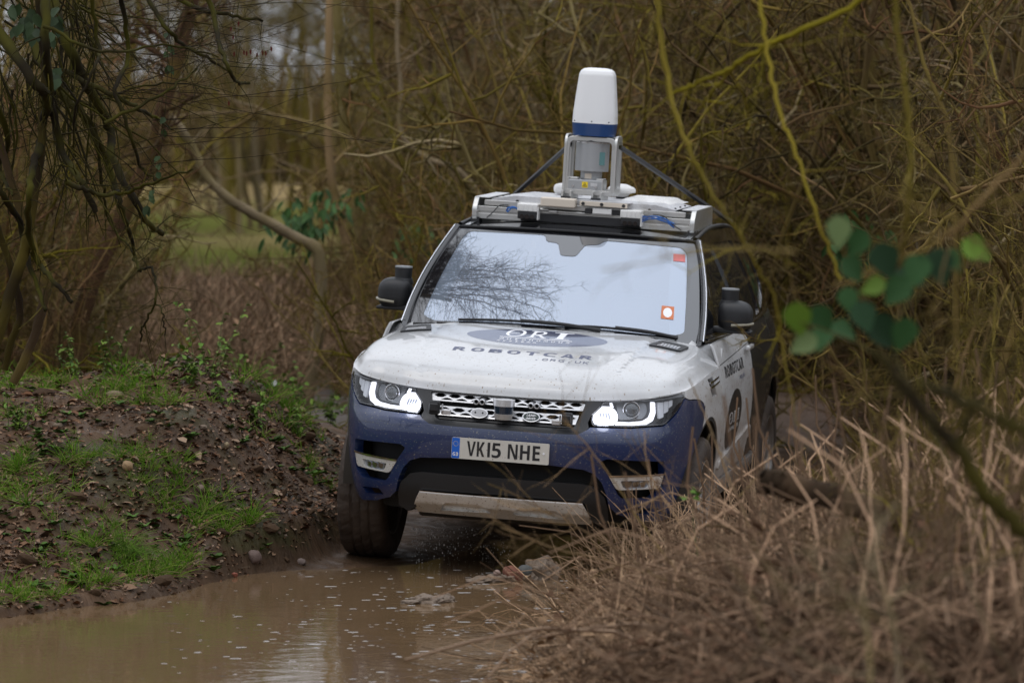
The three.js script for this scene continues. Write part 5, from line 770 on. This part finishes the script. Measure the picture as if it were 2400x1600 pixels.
function rock(seed, w, h, d, rough = .3, det = 3) { const g = mergeVertices(new THREE.IcosahedronGeometry(1, det).deleteAttribute('uv').deleteAttribute('normal')), p = g.attributes.position; for (let i = 0; i < p.count; i++) { const x = p.getX(i), y = p.getY(i), z = p.getZ(i), k = 1 + rough * fbm(x * 1.2 + seed * 7, y * 1.2, z * 1.2, 4); p.setXYZ(i, x * k * w / 2, y * k * h / 2, z * k * d / 2); } g.computeVertexNormals(); const q = g.toNonIndexed(); q.setAttribute('uv', new THREE.Float32BufferAttribute(new Float32Array(q.attributes.position.count * 2).map((_, i) => { const k = i >> 1; return i & 1 ? q.attributes.position.getY(k) * 6 + q.attributes.position.getZ(k) * 6 : q.attributes.position.getX(k) * 6; }), 2)); return q; }
const stoneTex = tex(256, 256, (u, v) => { const n = .8 + .3 * tnoise(u, v, 10, 61, 4) + .15 * tnoise(u, v, 50, 63, 2); return [n, n * .985, n * .97]; });
const stoneM = (r, g, b) => M({ color: C(r, g, b), map: stoneTex, roughness: .8, bumpMap: stoneTex, bumpScale: .004 });
// find where the line of sight meets the ground
function seen(px, py, d0 = 19, d1 = 31) { for (let d = d0; d < d1; d += .02) { const p = spot(px, py, d); if (p.y < ground(p.x, p.z)) return p; } return spot(px, py, d1); }
[[268, 930, .10, .055, [.22, .16, .09], 'large ochre stone high on the left bank'], [298, 1100, .075, .06, [.34, .22, .11], 'smooth tan stone in the middle of the left bank'], [317, 1083, .035, .04, [.30, .23, .14], 'small tan pebble touching the smooth tan stone'], [705, 965, .075, .05, [.24, .16, .08], 'ochre lump near the car at the top of the bank'], [530, 1048, .035, .032, [.36, .28, .16], 'pale round pebble above the dark mud hollow'], [135, 1003, .06, .035, [.20, .15, .10], 'flat brown stone at the far left of bank'], [470, 1150, .06, .05, [.20, .14, .10], 'rough brown stone below the mud hollow'], [437, 1185, .07, .055, [.17, .12, .085], 'upright brown lump on the lower bank'], [596, 1312, .09, .08, [.17, .115, .095], 'pinkish wet stone at the foot of bank'], [705, 1322, .06, .045, [.20, .15, .13], 'pale wet stone in mud beside the front tyre'], [608, 872, .05, .05, [.28, .21, .14], 'pale stone on the ridge under weeds'], [548, 1350, .05, .028, [.32, .10, .06], 'red brick chip at the water line'], [152, 926, .07, .04, [.20, .13, .10], 'reddish stone near the tree foot at left']].forEach(([x, y, w, h, c, l], i) => { const p = seen(x, y), m = part(numbered('stone'), rock(i + 1, w, h, w * .8, .35), stoneM(...c)); m.position.set(p.x, ground(p.x, p.z) + h * .15, p.z); m.rotation.set(0, i * 1.3, .2 * Math.sin(i * 5)); tag(m, l, 'stone'); });
// white scrap on the ridge
{ const m = part('paper_scrap', (() => { const W = new Wood(); W.leaf(V3(), V3(.3, .9, .1), V3(.2, .1, 1), .05, .035, [.8, .8, .78], .3); return W.geo(); })(), leafM); m.position.copy(seen(640, 912)).add(V3(0, .02, 0)); tag(m, 'tiny white scrap stuck on the ridge among weeds', 'scrap'); }
// leafy weeds on the crest
{
  const plantGeo = (seed, h, stems, dense) => { const r = mulberry(seed), S = new Wood(), K = new Wood(); for (let k = 0; k < stems; k++) { const a = r() * 6.3, l = .15 + .5 * r(), q = path(r, V3((r() - .5) * .16, -.02, (r() - .5) * .16), V3(Math.cos(a) * l, 1, Math.sin(a) * l), h * (.55 + .6 * r()), 7, .35, -.25); S.tube(q, .0035, .0014, 4, () => [.10, .11, .045]); for (let m = 1; m < 8; m++) for (let e = 0; e < dense; e++) { const v = .65 + .7 * r(), d = V3(r() - .5, .1 - .35 * r(), r() - .5); K.leaf(q[m].clone().lerp(q[m - 1], r()), d, V3(r() - .5, 1, r() - .3), .028 + .034 * r(), .022 + .014 * r(), mixc([.075 * v, .155 * v, .024 * v], [.15 * v, .21 * v, .035 * v], r()), .2); } } return [S.geo(), K.geo()]; };
  const kinds = [plantGeo(1, .42, 6, 2), plantGeo(2, .34, 5, 2), plantGeo(3, .26, 5, 3)];
  [[485, 872, 0, 1, 'tall leafy weed on the crest, leftmost behind the dark mud heap'], [545, 868, 0, 1.15, 'tallest leafy weed on the crest of the mound'], [600, 866, 0, 1.05, 'bushy weed on the crest just right of the tallest'], [655, 880, 1, 1.1, 'leafy weed bending over the ridge above pale stone'], [712, 905, 1, 1.0, 'thin leafy weed on the ridge near the headlamp'], [768, 930, 2, 1.0, 'last weed on the ridge beside the white wing'], [430, 905, 2, 1.0, 'low weed in front of the dark mud heap'], [520, 950, 2, .8, 'small weed on the upper slope under the tall ones'], [180, 880, 1, .8, 'weed at the foot of the overhanging tree'], [255, 870, 1, .9, 'weed between the tree foot and the mud heap'], [30, 1010, 2, .9, 'green weed at the left picture edge'], [700, 1020, 2, .7, 'small green weed high on slope by the bumper'], [600, 990, 2, .8, 'weed in the middle of the upper slope']].forEach(([x, y, k, s, l], i) => { const p = seen(x, y), t = thing('leafy_weed', l, 'plant', 'weeds on the mound'); t.position.set(p.x, ground(p.x, p.z), p.z); t.scale.setScalar(s); t.rotation.y = i * 1.7; part('stem', kinds[k][0], barkM, t); part('foliage', kinds[k][1], leafM, t); });
  const big = thing('grass_tuft', 'large bright grass tuft overhanging the water at lower left', 'grass tuft'), r = mulberry(9), W = new Wood(); for (let k = 0; k < 130; k++) { const a = r() * 6.3, l = .3 + .8 * r(), v = .75 + .5 * r(), q = path(r, V3((r() - .5) * .12, -.01, (r() - .5) * .1), V3(Math.cos(a) * l + .3, 1, Math.sin(a) * l + .2), .12 + .16 * r(), 5, .2, -1.3), c = mixc([.08, .17, .02], [.15, .21, .045], r()); W.tube(q, .0024, .0007, 3, () => c.map((x) => x * v)); } part('blades', W.geo(), barkM, big); const p = seen(285, 1300); big.position.set(p.x, ground(p.x, p.z), p.z);
}

// ------------------------------------------------------------------ in the puddle
const onWater = (px, py) => { const v = (800 - py) / fpx, d = 2.2534 / (Math.sin(cpit) - v * Math.cos(cpit)); const p = spot(px, py, d); p.y = 0; return p; };
{
  const mudM = M({ color: C(.23, .17, .12), map: stoneTex, bumpMap: groundBump, bumpScale: .01, roughness: .55 });
  const a = thing('mud_island', 'low grey crust of mud breaking the water in front of the car', 'mud'); a.position.copy(onWater(1003, 1412)); [[0, 0, .17, .05], [-.08, .04, .11, .025], [.075, -.03, .10, .045], [.03, .03, .09, .035], [-.03, -.02, .1, .045], [.105, -.055, .05, .05]].forEach(([x, z, w, h], i) => { const m = part('clod', rock(i + 20, w, h * 1.3, w * .8, 1.0, 6), mudM, a); m.position.set(x, h * .15, z); });
  const b = thing('rubble_island', 'heap of mud and rubble with red brick at the water edge', 'rubble'); b.position.copy(onWater(1185, 1362)); [[.17, -.12, .17, .15], [.10, -.06, .13, .07], [-.05, .02, .13, .05], [-.13, .06, .13, .04], [.02, .0, .11, .05], [.23, -.13, .1, .13], [-.16, .09, .09, .03]].forEach(([x, z, w, h], i) => { const m = part('clod', rock(i + 40, w, h * 1.15, w * .8, .95, 6), mudM, b); m.position.set(x, h * .2, z); });
  const br = part('brick_piece', rock(61, .12, .085, .09, .25, 2), stoneM(.20, .075, .045), b); br.position.set(.04, .035, -.01); br.rotation.z = -.5; const st = part('grey_stone', rock(62, .08, .06, .06, .25), stoneM(.12, .125, .12), b); st.position.set(.10, .055, -.03); const s2 = part('pink_pebble', rock(63, .04, .035, .04, .2), stoneM(.34, .24, .20), b); s2.position.set(-.045, .045, .02);
  const foam = [1, 2, 3].map((s) => { const r = mulberry(s + 70), sh = []; for (let k = 0; k < 12; k++) { const a = k / 12 * 6.283, q = .5 + .6 * r(); sh.push([Math.cos(a) * q, Math.sin(a) * q]); } const g = new THREE.ExtrudeGeometry(new THREE.Shape(P2(sh)), { depth: .12, bevelEnabled: false, curveSegments: 2 }); g.rotateX(-Math.PI / 2); return g; });
  scatter('foam_flecks', foam, M({ color: C(.66, .67, .68), roughness: .5 }), 950, (r) => { const px = 380 + 1150 * r(), py = 1335 + 265 * r(), p = onWater(px, py); if (dlAt(p.x, p.z) > -.1 || (px < 800 && r() < .72) || (fbm(p.x * 2, 3, p.z * 1.4, 2) < -.12 && r() < .8)) return null; const s = .003 + .008 * r() ** 3; return { p: p.setY(.001), s: [s * (1.4 + 2.6 * r()), s * .5, s], ry: .4 * (r() - .5) }; }, 91, 'white flecks of foam drifting on the puddle', 'foam');
  scatter('floating_bits', foam, M({ color: C(.05, .035, .025), roughness: .6 }), 160, (r) => { const p = onWater(380 + 1150 * r(), 1340 + 260 * r()); if (dlAt(p.x, p.z) > -.1) return null; const s = .002 + .004 * r(); return { p: p.setY(.0005), s: [s * (3 + 6 * r()), s * .4, s], ry: .3 * (r() - .5) }; }, 92, 'dark bits of plant debris floating on the puddle', 'debris');
  // water thrown up behind the front wheel
  const drop = new THREE.IcosahedronGeometry(1, 1); scatter('water_drops', [drop], MP({ color: C(.5, .48, .45), roughness: .02, ior: 1.33, metalness: .3 }), 420, (r) => { const px = 965 + 230 * r() ** 1.3, py = 1235 + 95 * r(), p = spot(px, py, 24.7 + .8 * r()); const s = .0012 + .0028 * r() ** 3; return { p, s: [s, s * (1 + r()), s] }; }, 93, 'spray of water drops under the car behind the front wheel', 'spray');
}

// ------------------------------------------------------------------ right foreground: dry bramble and grass, branches, leaves
{
  const A = [11, 12, 13, 14].map((s) => clump(s, { n: 58, h: .58, rad: .0026, cols: [[.60, .41, .255], [.24, .15, .09]], lean: .95, droop: -.85, wander: .85, leaf: 1, leafC: [.26, .17, .10] })), B = [15, 16, 17].map((s) => clump(s, { n: 24, h: .8, rad: .0055, cols: [[.46, .30, .19], [.085, .05, .03]], lean: 1.0, droop: -1.4, wander: .85, base: .3, leaf: 1, leafC: [.16, .09, .055] }));
  scatter('dry_brambles', A, barkM, 740, (r) => { const z = .8 + 6.2 * r(), d = 24 - z, x = smooth(z, ZQ, XQ) + .02 + .09 * Math.max(0, z - 2) + (2.8) * r() ** 1.2; if (x > .112 * d + .6) return null; return { p: onGround(x, z, -.02), s: .7 + .7 * r(), ry: r() * 6.3 }; }, 95, 'straw coloured tangle of dry stems in front of the right wheel', 'dry stems');
  scatter('bramble_mass', B, barkM, 640, (r) => { const z = 3 + 7.4 * r(), d = 24 - z, x = smooth(z, ZQ, XQ) + .1 + (2.3) * r() ** .8; { const px = 1200 + x / d * fpx; if (x > .112 * d + .7 || px < (d < 15.5 ? 1760 : 1640)) return null; } return { p: onGround(x, z, -.02), s: .7 + .55 * r(), ry: r() * 6.3 }; }, 96, 'blurred mass of brown brambles in the lower right corner', 'brambles');
}
{
  const Cn = [18, 19].map((s) => clump(s, { n: 7, h: 1.25, rad: .0085, cols: [[.36, .25, .17], [.16, .10, .065]], lean: 1.3, droop: -1.6, wander: .5, base: .25 }));
  scatter('bramble_canes', Cn, barkM, 62, (r) => { const z = 5 + 8.5 * r(), d = 24 - z, x = pxX(1640 + 900 * r(), d); if (drAt(x, z) < .2) return null; return { p: onGround(x, z, -.02), s: .55 + .4 * r(), ry: r() * 6.3 }; }, 97, 'thick arching canes standing out of the blurred brambles', 'canes');
}
{
  const tw = [51, 52, 53].map((s) => thicketShrub(s, { h: 4.4, stems: 7, colA: BROWN, colB: MOSS }));
  scatter('twiggy_scrub', tw, barkM, 20, (r) => { const d = 15 + 9 * r(), px = 2200 + 480 * r(), x = pxX(px, d), z = 24 - d; if (drAt(x, z) < .3) return null; return { p: onGround(x, z, -.02), s: .22 + .2 * r(), ry: r() * 6.3 }; }, 98, 'twiggy scrub standing at the right picture edge', 'scrub');
}
function branch(name, label, parts, colA, colB, seed, opt = {}) { // parts: [[px, py, d]...], r0, r1
  const t = thing(name, label, opt.cat || 'branch'), r = mulberry(seed); let o = null; const K = new Wood();
  parts.forEach(([l, r0, r1], i) => { const P = l.map(([x, y, d]) => spot(x * 1.0204, y * 1.0204, d)); if (!o) { o = P[0].clone(); t.position.copy(o); } const q = new THREE.CatmullRomCurve3(P.map((p) => p.sub(o))).getPoints(l.length * 7), W = new Wood(); q.forEach((p, m) => { if (m) { p.x += Math.min(r0, .012) * 1.1 * (r() - .5); p.y += Math.min(r0, .012) * 1.1 * (r() - .5); } }); W.tube(q, r0 * (opt.k ?? .72), r1 * (opt.k ?? .72), 8, opt.plain ? limbCol(r, colA, colB) : barkCol(r, colA, colB)); part('limb', W.geo(), barkM, t); shoots(K, r, q, { n: opt.n ?? 8, n2: 3, len: opt.len ?? .35, rad: Math.min(r1, .004), depth: 1, colA, colB, spread: .6 }); });
  stuff(part('twigs', K.geo(), barkM, t)); return t;
}
const YG = [.19, .155, .012], YB = [.155, .112, .032];
branch('mossy_branch', 'yellow green mossy branch slanting in from the top right', [[[[2080, -120, 16], [1960, 10, 16], [1780, 95, 16], [1690, 150, 16.1], [1600, 192, 16.2], [1545, 212, 16.2]], .016, .009], [[[1690, 150, 16.1], [1640, 205, 16.3], [1600, 260, 16.4]], .009, .004]], YG, YG, 501);
branch('mossy_branch', 'long mossy stem running down past the right edge of the roof', [[[[1500, -100, 15], [1525, 130, 15], [1550, 260, 15], [1600, 380, 15], [1660, 480, 15], [1720, 580, 15.1], [1775, 680, 15.2], [1800, 800, 15.3]], .011, .006]], YB, YG, 502);
branch('mossy_branch', 'upright mossy stem between the car and the right edge', [[[[1740, -60, 15.5], [1765, 130, 15.5], [1790, 250, 15.5], [1830, 360, 15.5], [1880, 500, 15.5], [1930, 640, 15.6]], .010, .007]], YB, YG, 503);
branch('mossy_branch', 'straight upright green stem near the right edge', [[[[2050, -60, 13], [2075, 160, 13], [2092, 330, 13], [2084, 480, 13], [2070, 640, 13.2]], .010, .008]], MOSS, YB, 504);
branch('mossy_branch', 'crooked grey branch crossing the right edge', [[[[2420, 300, 12], [2330, 380, 12], [2220, 500, 12], [2150, 560, 12.1], [2060, 600, 12.2]], .011, .005], [[[2420, 420, 12], [2260, 470, 12], [2180, 420, 12]], .007, .003]], BROWN, YB, 505);
branch('mossy_branch', 'faint twig crossing in front of the windscreen', [[[[1830, 580, 11], [1720, 570, 11], [1600, 575, 11], [1500, 600, 11], [1380, 620, 11]], .0045, .0022], [[[1545, 585, 11], [1500, 520, 11], [1470, 450, 11]], .0025, .0015], [[[1580, 575, 11], [1620, 500, 11], [1650, 420, 11]], .0025, .0015]], YB, GREY, 506, { n: 4, len: .2 });
branch('dark_branch', 'dark mossy bough arching down at the lower right', [[[[2010, 800, 11], [2060, 860, 11], [2120, 945, 11], [2200, 1030, 11], [2245, 1110, 11], [2330, 1200, 11], [2420, 1300, 11]], .012, .022], [[[2200, 1030, 11], [2230, 960, 11], [2240, 900, 11]], .012, .006], [[[2450, 1050, 10], [2350, 990, 10], [2230, 930, 10], [2120, 880, 10.2]], .017, .009]], [.022, .016, .009], [.06, .05, .010], 507, { plain: 1, k: 1 });
branch('dead_log', 'blurred broken log lying across the brambles on the right', [[[[1748, 1104, 16], [1780, 1110, 16], [1850, 1126, 16], [1920, 1144, 16], [2040, 1180, 16], [2180, 1240, 16]], .046, .036]], [.028, .019, .012], [.115, .072, .042], 508, { cat: 'log', n: 9, k: 1.1, plain: 1 });
branch('dead_stick', 'light brown stick lying flat in front of the right tyre', [[[[1620, 1205, 17.5], [1700, 1215, 17.5], [1790, 1232, 17.5], [1900, 1245, 17.5]], .010, .007]], STRAW, BROWN, 509, { cat: 'stick', n: 2, len: .15 });
branch('dry_cane', 'bare pale stem crossing the right headlamp', [[[[1583, 868, 17], [1610, 930, 17], [1645, 1020, 17], [1680, 1110, 17], [1730, 1230, 17], [1760, 1330, 17]], .0032, .0065]], STRAW, GREY, 510, { cat: 'stem', n: 3, len: .25 });
branch('dry_cane', 'thin brown stems sweeping left before the skid plate', [[[[1640, 1380, 17], [1520, 1330, 17], [1380, 1240, 17], [1250, 1170, 17], [1120, 1110, 17]], .006, .0025], [[[1560, 1340, 16.5], [1400, 1290, 16.5], [1280, 1260, 16.5], [1150, 1210, 16.5]], .005, .002]], STRAW, BROWN, 511, { cat: 'stem', n: 8 });
branch('dry_cane', 'forked brown stems rising before the right fog lamp', [[[[1560, 1320, 17], [1480, 1210, 17], [1400, 1090, 17], [1330, 1000, 17], [1290, 960, 17]], .0055, .002], [[[1620, 1280, 17.5], [1540, 1170, 17.5], [1490, 1080, 17.5], [1480, 990, 17.5]], .004, .002]], STRAW, BROWN, 512, { cat: 'stem', n: 9 });
branch('grey_cane', 'pale grey stems standing in the blurred brambles at right', [[[[2010, 1640, 11], [1995, 1480, 11], [1985, 1350, 11], [2020, 1220, 11], [2060, 1150, 11]], .007, .004], [[[2070, 1620, 11], [2060, 1480, 11], [2040, 1370, 11], [2000, 1290, 11]], .006, .004]], GREY, GREY, 513, { cat: 'stem', n: 6 });
branch('grey_cane', 'brown stems leaning across the bottom right corner', [[[[1700, 1560, 11], [1830, 1380, 11], [1930, 1300, 11], [2080, 1240, 11]], .005, .003], [[[2200, 1640, 10], [2090, 1480, 10], [1960, 1380, 10], [1860, 1300, 10]], .005, .003], [[[2400, 1240, 12], [2280, 1300, 12], [2160, 1330, 12]], .005, .003]], BROWN, GREY, 514, { cat: 'stem', n: 8 });
// bramble spray with large leaves, close to the camera
{
  const t = thing('leafy_bramble', 'blurred bramble spray with dark green leaves right of the car', 'bramble'), r = mulberry(601), D = 12.3, o = spot(2230, 1100, D); t.position.copy(o);
  const W = new Wood(); for (const l of [[[2185, 1075], [2110, 930], [2030, 760], [1960, 640], [1930, 540]], [[2110, 930], [1990, 800], [1900, 760], [1840, 740]], [[2030, 760], [2150, 640], [2240, 600], [2300, 560]]]) W.tube(new THREE.CatmullRomCurve3(l.map(([x, y]) => spot(x * 1.0204, y * 1.0204, D).sub(o))).getPoints(18), .004, .002, 5, () => [.10, .09, .035]); part('stem', W.geo(), barkM, t);
  const G1 = [.026, .072, .020], G2 = [.085, .150, .014], G3 = [.10, .14, .05], G4 = [.016, .044, .016];
  [[1925, 535, 0, 55, G3], [1970, 560, -30, 50, G1], [2035, 600, 20, 62, G4], [2105, 625, -20, 60, G1], [2160, 615, 10, 62, G4], [2190, 600, 40, 45, G1], [2245, 575, 60, 55, G2], [1960, 620, 40, 50, G1], [2060, 670, -40, 56, G1], [1835, 735, 10, 58, G2], [1890, 735, 30, 52, G1], [1890, 775, -25, 52, G1], [1985, 730, 20, 55, G4], [2030, 765, 35, 66, G4], [2075, 770, -15, 58, G1], [1845, 790, -60, 50, G3], [1940, 760, 60, 46, G1], [2090, 640, 70, 50, G4], [2005, 660, -70, 44, G2], [1950, 690, 10, 44, G1]].forEach(([x, y, a, s, c]) => { const L = new Wood(), th = a * Math.PI / 180, len = s * 1.0204 / fpx * D * 1.48, v = .85 + .4 * r(); L.bigLeaf(V3(0, len / 2, 0).applyAxisAngle(V3(0, 0, 1), th), V3(Math.sin(th), -Math.cos(th), .5 * (r() - .5)), V3(1.1 * (r() - .5), .7, 1), len, len * .72, c.map((q) => q * v), .14); const m = part('leaf', L.geo(), glossLeafM, t); m.position.copy(spot(x * 1.0204, y * 1.0204, D + .5 * (r() - .5)).sub(o)); });
  const sp = thing('green_sprig', 'small bright green sprig in the dry stems before the right wheel', 'sprig'), S = new Wood(), p = spot(1625, 1165, 18.5); sp.position.copy(p); S.tube([V3(.02, -.25, 0), V3(.0, -.1, 0), V3(0, .02, 0)], .0025, .0015, 4, () => [.1, .12, .04]); part('stem', S.geo(), barkM, sp); for (let k = 0; k < 9; k++) { const L = new Wood(); L.leaf(V3(), V3(r() - .5, .2 * r(), r() - .3), V3(r() - .5, 1, .5), .045, .03, [.10, .19, .03], .2); part('leaf', L.geo(), leafM, sp).position.set(.05 * (r() - .5), .04 * (r() - .5), 0); }
}
renderer.render(scene, camera);
